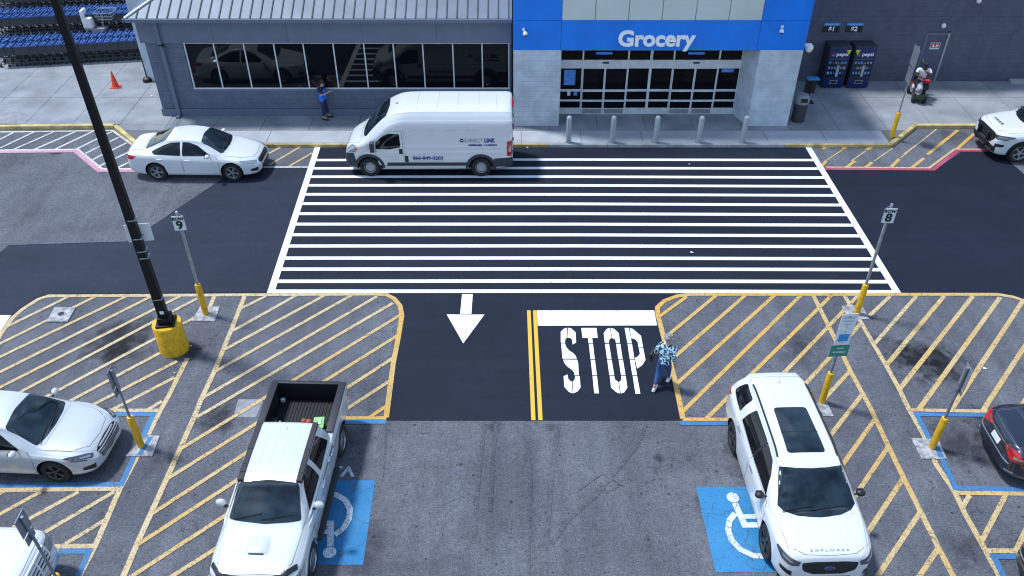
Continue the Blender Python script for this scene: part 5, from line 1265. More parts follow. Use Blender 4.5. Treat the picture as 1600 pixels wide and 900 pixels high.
    for s in (1, -1):
        dd = Vector((-1, -s * 1.1, -.55))
        hl = patch('headlamp', sh_, [(.06, s * .58, .95), (.20, s * .78, .99), (.55, s * .94, 1.0), (.60, s * .95, .96), (.30, s * .90, .86), (.10, s * .72, .82), (.05, s * .60, .84)], dd, M_LAMPD, c, off=.006, cell=.05)
        if hl: patch('lamp_reflector', sh_, [(.12, s * .70, .88), (.34, s * .86, .925), (.34, s * .86, .945), (.12, s * .70, .905)], dd, M_LAMP, hl, off=.011, cell=.05)
        fg = patch('fog_vent', sh_, [(.08, s * .68, .66), (.30, s * .90, .68), (.26, s * .90, .60), (.08, s * .66, .52)], dd, M_TXT, c, off=.006, cell=.05)
        patch('tail_lamp', sh_, [(5.0, s * .70, 1.10), (5.0, s * .72, .90), (4.75, s * .92, .92), (4.62, s * .94, 1.12)], Vector((1, -s * 1.1, -.1)), M_TAIL, c, off=.006, cell=.05)
    both('lower_cladding', sh_, [(1.45, .27), (3.30, .27), (3.30, .35), (1.45, .35)], M_TRIM, c, off=.008, cell=.2)
    if police:
        for u in ax: arch_trim(sh_, u, R, R + .055, R + .11, M_TRIM, c)
    # roof fittings
    for s in (1, -1):
        rl = MB(); prev = None
        for i in range(11):
            u = sh_.m(2.35 + i * .20); l, n = sh_.hit((hx - u, s * (.625 - .003 * i), 5), (0, 0, -1)); h = .028 if 0 < i < 10 else .0
            l = l + Vector((0, 0, h))
            if prev is not None: rl.bar(prev, l, .021, 8)
            prev = l
        rl.build('roof_rail', M_TXT if not police else M_TRIM, c, smooth=True)
    if not police:
        pr = patch('sunroof', sh_, [(a, b, 0) for a, b in round_poly([(2.42, -.40), (2.42, .40), (3.62, .36), (3.62, -.36)], .08)], (0, 0, -1), M_CGLASS, c, off=.006, cell=.1)
        patch('sunroof_joint', sh_, [(2.93, -.39, 0), (2.93, .39, 0), (2.955, .39, 0), (2.955, -.39, 0)], (0, 0, -1), M_TXT, pr, off=.009, cell=.1)
        MB().bar((hx - 4.25, 0, 1.70), (hx - 4.45, 0, 1.79), .012, 6).ball((hx - 4.25, 0, 1.72), .03).build('antenna', paint, c)
        patch('spoiler', sh_, round_poly([(4.58, -.55, 0), (4.58, .55, 0), (4.80, .50, 0), (4.80, -.50, 0)], .06), (0, 0, -1), paint, c, off=.012, cell=.08)
    mirror_parts(c, hx - sh_.m(1.80), .95, 1.17, M_TXT if not police else M_TRIM, .9)
    wipers(sh_, c, 1.30, ((-.15, .62), (-.72, -.10)))
    wheels(c, 5.04, ax, .85, R, .25, M_RIMD if not police else M_STEEL, 5, 'spoke' if police else 'twin', hub=.68)
    return c, sh_
ex, exs = suv('white_suv', 'white SUV with dark glass roof panels parked nose down beside the right blue square', (6.135, 12.20, .012), rad(-90 + 1.5), M_WPAINT)
def surf_text(shell, s, size, u, y, z, right, up, d, m, parent, bold=.004, width=None, name='lettering', off=.008, space=1):
    me = text_me(s, size, 0, bold, width)
    d = Vector(d).normalized(); r = Vector(right).normalized(); up = Vector(up).normalized(); o = Vector((shell.L / 2 - u, y, z))
    bm = bmesh.new(); bm.from_mesh(me)
    for v in bm.verts:
        p = o + r * v.co.x + up * v.co.y; l, n = shell.hit(p - d * 3, d)
        if l is None: l = p
        else:
            if n.dot(d) > 0: n = -n
            l = l + n * off
        v.co = l
    bm.to_mesh(me); bm.free(); me.materials.clear(); return mesh_obj(name, me, m, parent)
surf_text(exs, 'E X P L O R E R', .055, .19, 0, 1.0, (0, 1, 0), (-1, 0, 0), (0, 0, -1), M_GREYP, ex, .001, .78)
po, pos_ = suv('police_suv', 'white police SUV with black trim entering at the right edge', (17.30 + 2.52, 28.02, .012), rad(180 + 2), M_WPAINT, True)
surf_text(pos_, 'POLICE', .13, .42, -.1, 1.1, (0, -1, 0) if 0 else (0, 1, 0), (-1, 0, 0), (0, 0, -1), M_TXT, po, .006, .62)
surf_text(pos_, 'POLICE', .07, 1.05, .9, .98, (-1, 0, 0), (0, 0, 1), (0, -1, 0), M_GTXT, po, .002, .42)

# ---------------------------------------------------------------- pickup
def pickup():
    Lg = 5.25; hx = Lg / 2
    c = empty('pickup_truck', (-4.88, 9.20 + hx, .012), rad(-90 - 1.8), 'silver-white double cab pickup with an open black bed beside the left blue square', 'pickup truck')
    sp = dict(L=Lg, crown=.03, sw=.965, n=60,
      top=[(0, .80), (.03, .98), (.10, 1.09), (.25, 1.14), (.8, 1.17), (1.25, 1.20), (1.4, 1.21), (3.4, 1.20), (3.55, 1.20), (5.2, 1.20), (5.25, 1.17)],
      belt=[(0, .70), (.1, .94), (.35, 1.01), (1.2, 1.06), (1.5, 1.08), (5.25, 1.14)],
      plan=[(0, .66), (.04, .75), (.12, .81), (.3, .87), (.7, .905), (4.8, .905), (5.15, .895), (5.25, .88)],
      wtop=[(0, .55), (.15, .68), (.6, .74), (1.25, .79), (1.6, .86), (5.25, .87)],
      bot=[(0, .42), (.2, .36), (.9, .36), (4.5, .40), (5.25, .50)])
    sh_ = Shell(sp); ax = (.98, 4.18); R = .38
    cuts = [('cyl', hx - u, R + .02, R + .075, s * .60, s * 1.4) for u in ax for s in (1, -1)]
    cuts.append(('box', hx - 5.17, hx - 3.74, -.74, .74, .66, 2.0))
    cutbody('body', sh_, M_PEARL, c, cuts, inner=M_BED)
    # cab
    cs_ = dict(L=Lg, crown=.035, sw=.955, ga=.5, n=40, u0=1.28, u1=3.52,
      top=[(1.28, 1.18), (1.42, 1.25), (1.75, 1.48), (2.02, 1.655), (2.2, 1.70), (2.6, 1.72), (3.25, 1.71), (3.36, 1.68), (3.52, 1.20)],
      belt=[(1.28, 1.10), (1.6, 1.12), (3.52, 1.16)], plan=[(1.28, .83), (1.6, .895), (3.3, .895), (3.52, .86)], wtop=[(1.28, .76), (1.45, .755), (2.05, .635), (2.6, .635), (3.3, .625), (3.52, .70)], bot=[(1.28, 1.0), (3.52, 1.0)])
    cs_['remap'] = ([1.28, 2.05, 3.30, 3.52], [1.12, 1.92, 3.46, 3.66])
    for kk in ('top', 'belt', 'plan', 'wtop', 'bot'): cs_[kk] = [(float(np.interp(a, *cs_['remap'])), b) for a, b in cs_[kk]]
    cs_['u0'] = 1.12; cs_['u1'] = 3.66
    cab = Shell(cs_); me = bpy.data.meshes.new('cab'); me.from_pydata(cab.vs, [], cab.fs); me.polygons.foreach_set('use_smooth', [True] * len(me.polygons)); me.set_sharp_from_angle(angle=rad(32)); mesh_obj('cab', me, M_PEARL, c)
    patch('windscreen', cab, [(a, b, 0) for a, b in round_poly([(1.44, -.73), (1.40, -.50), (1.36, 0), (1.40, .50), (1.44, .73), (2.03, .60), (2.07, .0), (2.03, -.60)], .05)], (0, 0, -1), M_CGLASS, c, off=.008, cell=.042)
    both('side_window', cab, round_poly([(1.72, 1.20), (1.98, 1.46), (2.16, 1.60), (2.46, 1.62), (2.48, 1.20)], .04), M_CGLASS2, c, off=.006)
    both('side_window', cab, round_poly([(2.60, 1.20), (2.58, 1.62), (3.10, 1.60), (3.26, 1.24)], .05), M_CGLASS2, c, off=.006)
    patch('rear_window', cab, [(0, y, z) for y, z in round_poly([(-.60, 1.30), (-.54, 1.60), (.54, 1.60), (.60, 1.30)], .05)], (1, 0, 0), M_CGLASS2, c, off=.006)
    door_panel(sh_, [(1.44, .48), (1.44, 1.12), (2.53, 1.14), (2.53, .44), (1.54, .44)], M_PEARL, c, (2.38, 1.02), M_CHROME)
    door_panel(sh_, [(2.57, .44), (2.57, 1.14), (3.42, 1.14), (3.42, .70), (3.30, .44)], M_PEARL, c, (3.26, 1.02), M_CHROME)
    panel_top('bonnet', sh_, [(.15, -.56), (.15, .56), (.40, .72), (1.30, .78), (1.30, -.78), (.40, -.72)], M_PEARL, c)
    # bonnet scoop
    sc = []
    for (u, w, h) in ((.56, .15, .004), (.585, .165, .042), (.70, .17, .040), (.85, .165, .022), (1.02, .15, -.006)):
        l, n = sh_.hit((hx - u, 0, 5), (0, 0, -1)); u -= .02; sc.append([(hx - u, -w - .08, l.z - .012), (hx - u, -w, l.z + h), (hx - u, w, l.z + h), (hx - u, w + .08, l.z - .012)])
    vs = [p for r in sc for p in r]; pyd('bonnet_scoop', vs, [(i * 4 + j, i * 4 + j + 1, i * 4 + j + 5, i * 4 + j + 4) for i in range(4) for j in range(3)], M_PEARL, c, smooth=True, ang=70)
    l, n = sh_.hit((hx - .52, 0, 5), (0, 0, -1)); MB().box(hx - .560, hx - .534, -.145, .145, l.z + .002, l.z + .030).build('scoop_opening', M_TXT, c)
    # dark deflector across the nose
    patch('bug_deflector', sh_, [(a, b, 0) for a, b in [(.16, -.60), (.12, -.4), (.10, 0), (.12, .4), (.16, .60), (.42, .80), (.34, .82), (.08, .62), (.05, .4), (.045, 0), (.05, -.4), (.08, -.62), (.34, -.82), (.42, -.80)]], (0, 0, -1), M_TXT, c, off=.028, cell=.05)
    gr = patch('grille', sh_, [(0, -.42, .62), (0, .42, .62), (0, .46, .88), (0, -.46, .88)], (-1, 0, 0), M_TXT, c, off=.006)
    for s in (1, -1):
        patch('headlamp', sh_, [(.05, s * .50, .92), (.20, s * .74, .97), (.42, s * .86, .96), (.30, s * .86, .80), (.06, s * .62, .78)], Vector((-1, -s * .9, -.35)), M_LAMP, c, off=.006, cell=.05)
        patch('tail_lamp', sh_, [(5.22, 0, .82), (5.22, 0, 1.10), (5.08, 0, 1.10), (5.08, 0, .82)], (0, -s, 0), M_TAIL, c, off=.006, cell=.08)
        MB().box(hx - 5.25, hx - 3.68, s * .80 - .085, s * .80 + .085, 1.195, 1.235).build('bed_rail_cap', M_TRIM, c, bevel=.012)
        rr = MB(); prev = None
        for i in range(9):
            u = cab.m(2.04 + i * .162); l, n = cab.hit((hx - u, s * .60, 5), (0, 0, -1)); l = l + Vector((0, 0, .018))
            if prev is not None: rr.box(l.x - .005, prev.x + .005, s * .60 - .055, s * .60 + .055, min(l.z, prev.z) - .03, max(l.z, prev.z) + .014)
            prev = l
        rr.build('roof_rail', M_TXT, c)
        MB().box(hx - 3.35, hx - 1.45, s * .93 - .06, s * .93 + .07, .38, .43).build('side_step', M_TRIM, c, bevel=.01)
        for u in ax: pass
        # fuel / handles chrome strips
        MB().box(hx - 3.05, hx - 2.9, s * .915 - .01, s * .915 + .02, 1.10, 1.13).build('trim_clip', M_CHROME, c)
    for u in ax: arch_trim(sh_, u, R, R + .07, R + .13, M_PEARL, c)
    MB().box(hx - 5.26, hx - 5.16, -.72, .72, 1.19, 1.235).build('tailgate_cap', M_TRIM, c, bevel=.012)
    MB().box(hx - 3.76, hx - 3.67, -.74, .74, .66, 1.21).build('bulkhead', M_BED, c)
    bl = MB().box(hx - 5.165, hx - 3.75, -.735, .735, .661, .675)
    bo_l = bl.build('bed_floor', M_BED, c)
    for i in range(17):
        y = -.64 + i * .08; MB().box(hx - 5.15, hx - 3.77, y - .02, y + .02, .675, .692).build('bed_rib', M_BED, bo_l)
    for s in (1, -1): MB().bar((hx - 4.18, s * .57, .66), (hx - 4.18, s * .736, .66), .30, 20).build('wheel_tub', M_BED, c)
    # roof ridges and antenna
    for y in (-.33, -.11, .11, .33):
        rd = MB(); prev = None
        for i in range(6):
            l, n = cab.hit((hx - cab.m(2.35 + i * .17), y, 5), (0, 0, -1))
            if prev is not None: rd.bar(prev, l - Vector((0, 0, .006)), .010, 6, cap=False)
            prev = l - Vector((0, 0, .006))
        rd.build('roof_ridge', M_PEARL, c, smooth=True)
    MB().ball((hx - 3.30, .02, 1.72), .025).build('antenna_base', M_WHITE, c)
    for s in (1, -1):
        o = MB().ball((hx - 1.66, s * 1.0, 1.27), .10, .7, 1.1, .95, 14, 10).build('side_mirror', M_PEARL, c, smooth=True)
        MB().bar((hx - 1.62, s * .88, 1.19), (hx - 1.65, s * .96, 1.23), .035, 8).build('mirror_arm', M_TRIM, o)
    wipers(cab, c, 1.41, ((-.08, .55), (-.62, -.08)))
    for y in (-.18, .18): 
        l, n = sh_.hit((hx - 1.18, y, 5), (0, 0, -1)); MB().ball(l, .014).build('washer_jet', M_TXT, c)
    wheels(c, Lg, ax, .79, R, .25, M_RIM, 6, 'spoke', hub=.62)
    return c, hx
pk, pkx = pickup()
pk_M = Matrix.Translation(pk.location) @ Matrix.Rotation(rad(-91.8), 4, 'Z')
def onbed(u, y, z): return pk_M @ Vector((pkx - u, y, z))
# tool box, rag and stick lying in the bed, near the cab
o = empty('plastic_crate', onbed(3.95, .50, .69), rad(4), 'light green plastic crate standing in the pickup bed behind the cab', 'crate')
MB().box(-.11, .11, -.16, .16, 0, .44).build('body', M_GREEND, o, bevel=.02); MB().box(-.12, .12, -.17, .17, .44, .54).build('lid', M_GREENP, o, bevel=.02)
MB().box(.0, .06, -.08, .08, .54, .565).box(-.08, .0, -.09, -.06, .54, .56).box(-.08, .0, .06, .09, .54, .56).build('handle', mat('pale_green', (.42, .68, .34), .5), o, bevel=.006)
MB().box(-.16, -.11, -.03, .03, .36, .41).build('latch', M_SIGNW, o)
rg = MB()
for i in range(7): rg.ball((random.uniform(-.07, .07), random.uniform(-.07, .07), .28 + random.uniform(0, .14)), random.uniform(.04, .07), 1, 1, .7, 8, 6)
rg.box(-.07, .07, -.07, .07, 0, .3)
o = rg.build('rag_bundle', mat('faded_red_cloth', (.42, .09, .05), .85, var=.4, vscale=20), smooth=True); o.location = onbed(4.12, .16, .69); tag(o, 'faded red bundle of rags next to the green crate in the pickup bed', 'rag')
o = MB().bar((0, 0, 0), (.12, -.3, .75), .018, 8).ball((.0, .0, .03), .05).build('stick', M_GALV, smooth=True); o.location = onbed(4.05, -.42, .69); tag(o, 'thin grey stick leaning in the far corner of the pickup bed behind the cab', 'stick')
o = MB().ball((0, 0, .05), .06, 1.3, 1, .8).build('cup', mat('teal_plastic', (.05, .28, .26), .5), smooth=True); o.location = onbed(4.05, -.50, .69); tag(o, 'small teal cup beside the stick in the pickup bed', 'cup')
o = MB().box(-.05, .05, -.04, .04, 0, .09).build('paper_cup', M_CLOTHW, bevel=.01); o.location = onbed(5.08, -.66, .70); tag(o, 'white paper cup in the rear left corner of the pickup bed', 'cup')

# ---------------------------------------------------------------- van
def van():
    Lg = 5.85; hx = Lg / 2; 
    c = empty('delivery_van', (-5.84 + hx, 26.98, .012), rad(180), 'white high roof delivery van with blue phone number parked on the crosswalk', 'van')
    sp = dict(L=Lg, crown=.05, sw=.975, ga=.5, n=76,
      top=[(0, .78), (.04, .95), (.12, 1.08), (.3, 1.20), (.55, 1.33), (.72, 1.44), (1.1, 1.83), (1.5, 2.19), (1.72, 2.32), (2.0, 2.42), (2.3, 2.455), (3, 2.47), (5.6, 2.47), (5.78, 2.45), (5.83, 2.40), (5.85, 2.30)],
      belt=[(0, .70), (.1, .95), (.5, 1.20), (.8, 1.34), (1.2, 1.62), (1.7, 2.0), (2.2, 2.14), (5.85, 2.15)],
      plan=[(0, .62), (.04, .74), (.1, .81), (.22, .88), (.5, .95), (.9, .985), (1.5, .995), (5.5, .995), (5.75, .98), (5.85, .95)],
      wtop=[(0, .5), (.2, .64), (.5, .76), (.75, .86), (1.2, .82), (1.7, .78), (2.2, .82), (5.6, .82), (5.85, .78)],
      bot=[(0, .34), (.2, .26), (.7, .26), (5.2, .30), (5.85, .38)])
    sh_ = Shell(sp); ax = (.87, 4.76); R = .365
    cuts = [('cyl', hx - u, R + .02, R + .075, s * .66, s * 1.4) for u in ax for s in (1, -1)]
    cutbody('body', sh_, M_WPAINT, c, cuts)
    patch('windscreen', sh_, [(a, b, 0) for a, b in round_poly([(.80, -.80), (.70, -.5), (.66, 0), (.70, .5), (.80, .80), (1.56, .70), (1.62, 0), (1.56, -.70)], .07)], (0, 0, -1), M_CGLASS, c, off=.008, cell=.042)
    both('side_window', sh_, round_poly([(.98, 1.12), (1.02, 1.24), (1.42, 1.62), (1.58, 1.70), (1.98, 1.70), (2.0, 1.18), (1.6, 1.10)], .06), M_CGLASS2, c, off=.006)
    door_panel(sh_, [(1.20, .52), (1.12, .95), (.92, 1.10), (1.02, 1.32), (1.48, 1.76), (2.06, 1.78), (2.08, .44), (1.3, .44)], M_WPAINT, c)
    both('side_window', sh_, round_poly([(.98, 1.12), (1.02, 1.24), (1.42, 1.62), (1.58, 1.70), (1.98, 1.70), (2.0, 1.18), (1.6, 1.10)], .06), M_CGLASS2, c, off=.010)
    both('handle', sh_, round_poly([(1.94, .92), (1.94, 1.12), (2.06, 1.12), (2.06, .92)], .03), M_TXT, c, off=.014)
    both('handle', sh_, round_poly([(2.12, .60), (2.12, .84), (2.24, .84), (2.24, .60)], .02), M_TXT, c, off=.014)
    # lower grey cladding
    both('side_cladding', sh_, [(1.46, .45), (1.50, .58), (4.28, .58), (4.26, .45)], M_TRIMG, c, off=.014, cell=.3)
    both('bumper_side', sh_, [(.0, .36), (.0, .88), (.34, .92), (.42, .60), (.44, .36)], M_TRIMG, c, off=.012, cell=.06)
    both('rear_bumper_side', sh_, [(5.22, .40), (5.22, .74), (5.85, .78), (5.85, .40)], M_TRIMG, c, off=.012, cell=.1)
    patch('front_bumper', sh_, [(0, -.80, .36), (0, .80, .36), (0, .80, .86), (0, .45, .92), (0, -.45, .92), (0, -.80, .86)], (-1, 0, 0), M_TRIMG, c, off=.014, cell=.07)
    patch('rear_bumper', sh_, [(0, -.93, .40), (0, .93, .40), (0, .93, .60), (0, -.93, .60)], (1, 0, 0), M_TRIMG, c, off=.03, cell=.15)
    for u in ax: arch_trim(sh_, u, R + .01, R + .065, R + .17, M_TRIMG, c)
    for s in (1, -1):
        hl = patch('headlamp', sh_, [(.10, s * .72, 1.00), (.18, s * .80, 1.16), (.44, s * .93, 1.20), (.52, s * .95, 1.12), (.40, s * .93, .96), (.14, s * .80, .92)], Vector((-1, -s * 1.2, -.3)), M_LAMP, c, off=.008, cell=.05)
        if hl: patch('indicator', sh_, [(.44, s * .93, 1.16), (.53, s * .95, 1.12), (.42, s * .93, 1.0), (.40, s * .92, 1.06)], Vector((-1, -s * 1.6, -.2)), M_AMBER, hl, off=.014, cell=.05)
        patch('tail_lamp', sh_, round_poly([(5.66, 0, .86), (5.66, 0, 1.38), (5.83, 0, 1.44), (5.84, 0, .80)], .03), (0, -s, 0), M_TAIL, c, off=.014, cell=.08)
        patch('lamp_reflector', sh_, round_poly([(5.73, 0, 1.0), (5.73, 0, 1.25), (5.80, 0, 1.25), (5.80, 0, 1.0)], .02), (0, -s, 0), M_LAMP, c, off=.018, cell=.08)
        # shut lines of sliding door, body swages
        for u in (2.14,):
            patch('shut_line', sh_, [(u, 0, .60), (u, 0, 2.05), (u + .014, 0, 2.05), (u + .014, 0, .60)], (0, -s, 0), M_GTXT, c, off=.003, cell=.2)
        for z_ in (1.12, .96): patch('swage', sh_, [(2.3, 0, z_), (2.3, 0, z_ + .02), (5.55, 0, z_ + .02), (5.55, 0, z_)], (0, -s, 0), M_WPAINT, c, off=.010, cell=.4)
        m_ = MB().box(hx - 1.12, hx - .96, s * 1.10 - .09, s * 1.10 + .09, 1.06, 1.42).build('side_mirror', M_TRIMG, c, bevel=.03)
        MB().box(hx - 1.16, hx - 1.115, s * 1.10 - .07, s * 1.10 + .07, 1.10, 1.38).build('mirror_glass', M_GALV, m_); MB().bar((hx - 1.1, s * .96, 1.14), (hx - 1.04, s * 1.06, 1.16), .03, 6).build('mirror_arm', M_TRIM, m_)
    # rear doors
    for s in (1, -1):
        dpan = patch('rear_door', sh_, [(0, s * .01, .62), (0, s * .84, .62), (0, s * .84, 2.06), (0, s * .74, 2.22), (0, s * .01, 2.22)], (1, 0, 0), M_WPAINT, c, off=.012, cell=.2)
        for zz in (.95, 1.45, 1.95): MB().box(-hx - .05, -hx + .03, s * .90 - .03, s * .90 + .03, zz - .05, zz + .05).build('hinge', M_TRIM, c)
        patch('rear_window', sh_, round_poly([(0, s * .12, 1.35), (0, s * .72, 1.35), (0, s * .70, 1.95), (0, s * .12, 1.95)], .05), (1, 0, 0), M_CGLASS2, c, off=.018, cell=.2)
    MB().box(-hx - .03, -hx + .04, -.30, .30, 2.34, 2.40).build('brake_lamp', M_TAIL, c)
    panel_top('bonnet', sh_, [(.16, -.50), (.16, .50), (.40, .72), (.62, .80), (.58, 0), (.62, -.80), (.40, -.72)], M_WPAINT, c)
    for i, u in enumerate((2.6, 3.3, 4.0, 4.7, 5.3)):   # roof ribs
        rb = MB(); prev = None
        for k in range(7):
            y = -.72 + .24 * k; l, n = sh_.hit((hx - u, y, 5), (0, 0, -1))
            if prev is not None: rb.bar(prev, l, .010, 6, cap=False)
            prev = l
        rb.build('roof_rib', M_WPAINT, c, smooth=True)
    wipers(sh_, c, .72, ((-.1, .6), (-.7, -.1)))
    l, n = sh_.hit((hx - 1.9, .1, 5), (0, 0, -1)); MB().ball(l, .03, 1.6, 1, 1).build('antenna', M_TXT, c)
    # graphics on both flanks
    for s in (1, -1):
        r = (-s, 0, 0); d = (0, -s, 0)
        def T(t, size, u, z, m_, w=None, b=.004): surf_text(sh_, t, size, u if s > 0 else u, s * .9, z, r, (0, 0, 1), d, m_, c, b, w, off=.006)
        T('866-849-0203', .17, 2.92 if s > 0 else 2.92, .76, M_VTXT, 1.06, .008)
        for k_ in range(1): T('WWW.DIRECTLINK-TRANSPORT.COM', .05, 2.92, .64, M_GTXT, 1.05, 0)
        T('DIRECT', .20, 4.54, 1.44, M_GOLD, .62, .002); T('LINK', .20, 5.08, 1.44, M_VTXT, .38, .012)
        T('MESSENGER - LOGISTICS', .085, 4.83, 1.26, M_VTXT, .98, .006); T('C', .16, 4.11, 1.44, M_VTXT, .13, .015)
        MB().ball((hx - 4.2, s * 1.0, 1.44), .018, 1, .3, 1, 6, 4).build('logo_dot', M_VTXT, c)
        for u, w in ((2.55, .20), (3.1, .20), (3.75, .40), (4.45, .40)): T('DELIVERY' if w > .3 else 'FAST', .055, u, 1.84, M_GTXT, w, 0)
        T('NORTH MIAMI', .06, 1.72, .80, M_GTXT, .34, 0); T('US DOT 15489', .06, 1.72, .72, M_GTXT, .34, 0)
    wheels(c, Lg, ax, .86, R, .23, M_STEEL, 5, 'steel', hub=.57)
    return c
van()

# ---------------------------------------------------------------- white truck, front only in view
def big_truck():
    Lg = 5.3; hx = Lg / 2
    c = empty('white_truck', (-9.17 - hx, 9.42, .012), 0, 'white truck with a barred grille in the bottom left corner', 'truck')
    sp = dict(L=Lg, crown=.04, sw=.96, ga=.45, n=50,
      top=[(0, .80), (.03, 1.0), (.08, 1.12), (.2, 1.19), (.8, 1.25), (1.35, 1.30), (1.5, 1.34), (2.1, 1.72), (2.4, 1.86), (3, 1.90), (4.9, 1.88), (5.1, 1.8), (5.25, 1.2), (5.3, .9)],
      belt=[(0, .74), (.1, 1.02), (.35, 1.10), (1.4, 1.18), (5.0, 1.25), (5.3, .8)],
      plan=[(0, .74), (.03, .84), (.08, .90), (.25, .97), (.6, 1.0), (4.9, 1.0), (5.2, .94), (5.3, .85)],
      wtop=[(0, .62), (.1, .76), (.5, .86), (1.4, .90), (2.2, .74), (4.8, .72), (5.3, .7)],
      bot=[(0, .42), (.2, .34), (4.8, .36), (5.3, .5)])
    sh_ = Shell(sp); ax = (.95, 3.95); R = .41
    cutbody('body', sh_, M_WPAINT, c, [('cyl', hx - u, R + .01, R + .07, s * .66, s * 1.4) for u in ax for s in (1, -1)])
    patch('windscreen', sh_, [(a, b, 0) for a, b in round_poly([(1.56, -.84), (1.46, 0), (1.56, .84), (2.36, .72), (2.36, -.72)], .07)], (0, 0, -1), M_CGLASS, c, off=.008, cell=.042)
    both('side_window', sh_, round_poly([(2.0, 1.26), (2.4, 1.70), (4.7, 1.72), (4.8, 1.30)], .06), M_CGLASS2, c, off=.006)
    panel_top('bonnet', sh_, [(.16, -.70), (.13, 0), (.16, .70), (.45, .84), (1.40, .90), (1.34, 0), (1.40, -.90), (.45, -.84)], M_WPAINT, c)
    gr = patch('grille', sh_, [(0.0, -.58, 1.06), (0, -.56, .66), (0, .56, .66), (0, .58, 1.06)], (-1, 0, 0), M_TXT, c, off=.008, cell=.06)
    for i, z_ in enumerate((.70, .80, .90, .99, 1.05)): patch('grille_bar', sh_, [(0, -.58, z_), (0, .58, z_), (0, .58, z_ + .034), (0, -.58, z_ + .034)], (-1, 0, 0), M_SIGNW, gr, off=.03, cell=.1)
    for y_ in (-.57, -.19, .19, .57): patch('grille_bar', sh_, [(0, y_ - .018, .66), (0, y_ + .018, .66), (0, y_ + .018, 1.08), (0, y_ - .018, 1.08)], (-1, 0, 0), M_SIGNW, gr, off=.034, cell=.1)
    for s in (1, -1): patch('headlamp', sh_, [(.0, s * .62, 1.06), (.25, s * .96, 1.06), (.25, s * .96, .84), (.0, s * .62, .80)], Vector((-1, -s * .8, 0)), M_LAMP, c, off=.008, cell=.06)
    patch('front_bumper', sh_, [(0, -.85, .44), (0, .85, .44), (0, .85, .60), (0, -.85, .60)], (-1, 0, 0), M_CHROME, c, off=.03, cell=.1)
    mirror_parts(c, hx - 1.95, 1.05, 1.3, M_WHITE, 1.3)
    wheels(c, Lg, ax, .86, R, .26, M_RIM, 6, 'spoke', hub=.62)
big_truck()

# ================================================================== PEOPLE
def skin_mesh(name, V, E_, Rr, m, parent, sub=2, root=0):
    me = bpy.data.meshes.new(name); me.from_pydata([tuple(v) for v in V], E_, []); o = bpy.data.objects.new(name, me); COL.objects.link(o)
    md = o.modifiers.new('skin', 'SKIN'); md.use_smooth_shade = True
    if not me.skin_vertices: 
        return o
    for i, s in enumerate(me.skin_vertices[0].data):
        r = Rr[i]; s.radius = r if isinstance(r, tuple) else (r, r); s.use_root = (i == root)
    sb = o.modifiers.new('sub', 'SUBSURF'); sb.levels = sub; sb.render_levels = sub
    me2 = bpy.data.meshes.new_from_object(o.evaluated_get(bpy.context.evaluated_depsgraph_get())); me2.name = name
    bpy.data.objects.remove(o); bpy.data.meshes.remove(me)
    me2.polygons.foreach_set('use_smooth', [True] * len(me2.polygons))
    me2.materials.clear(); return mesh_obj(name, me2, m, parent)
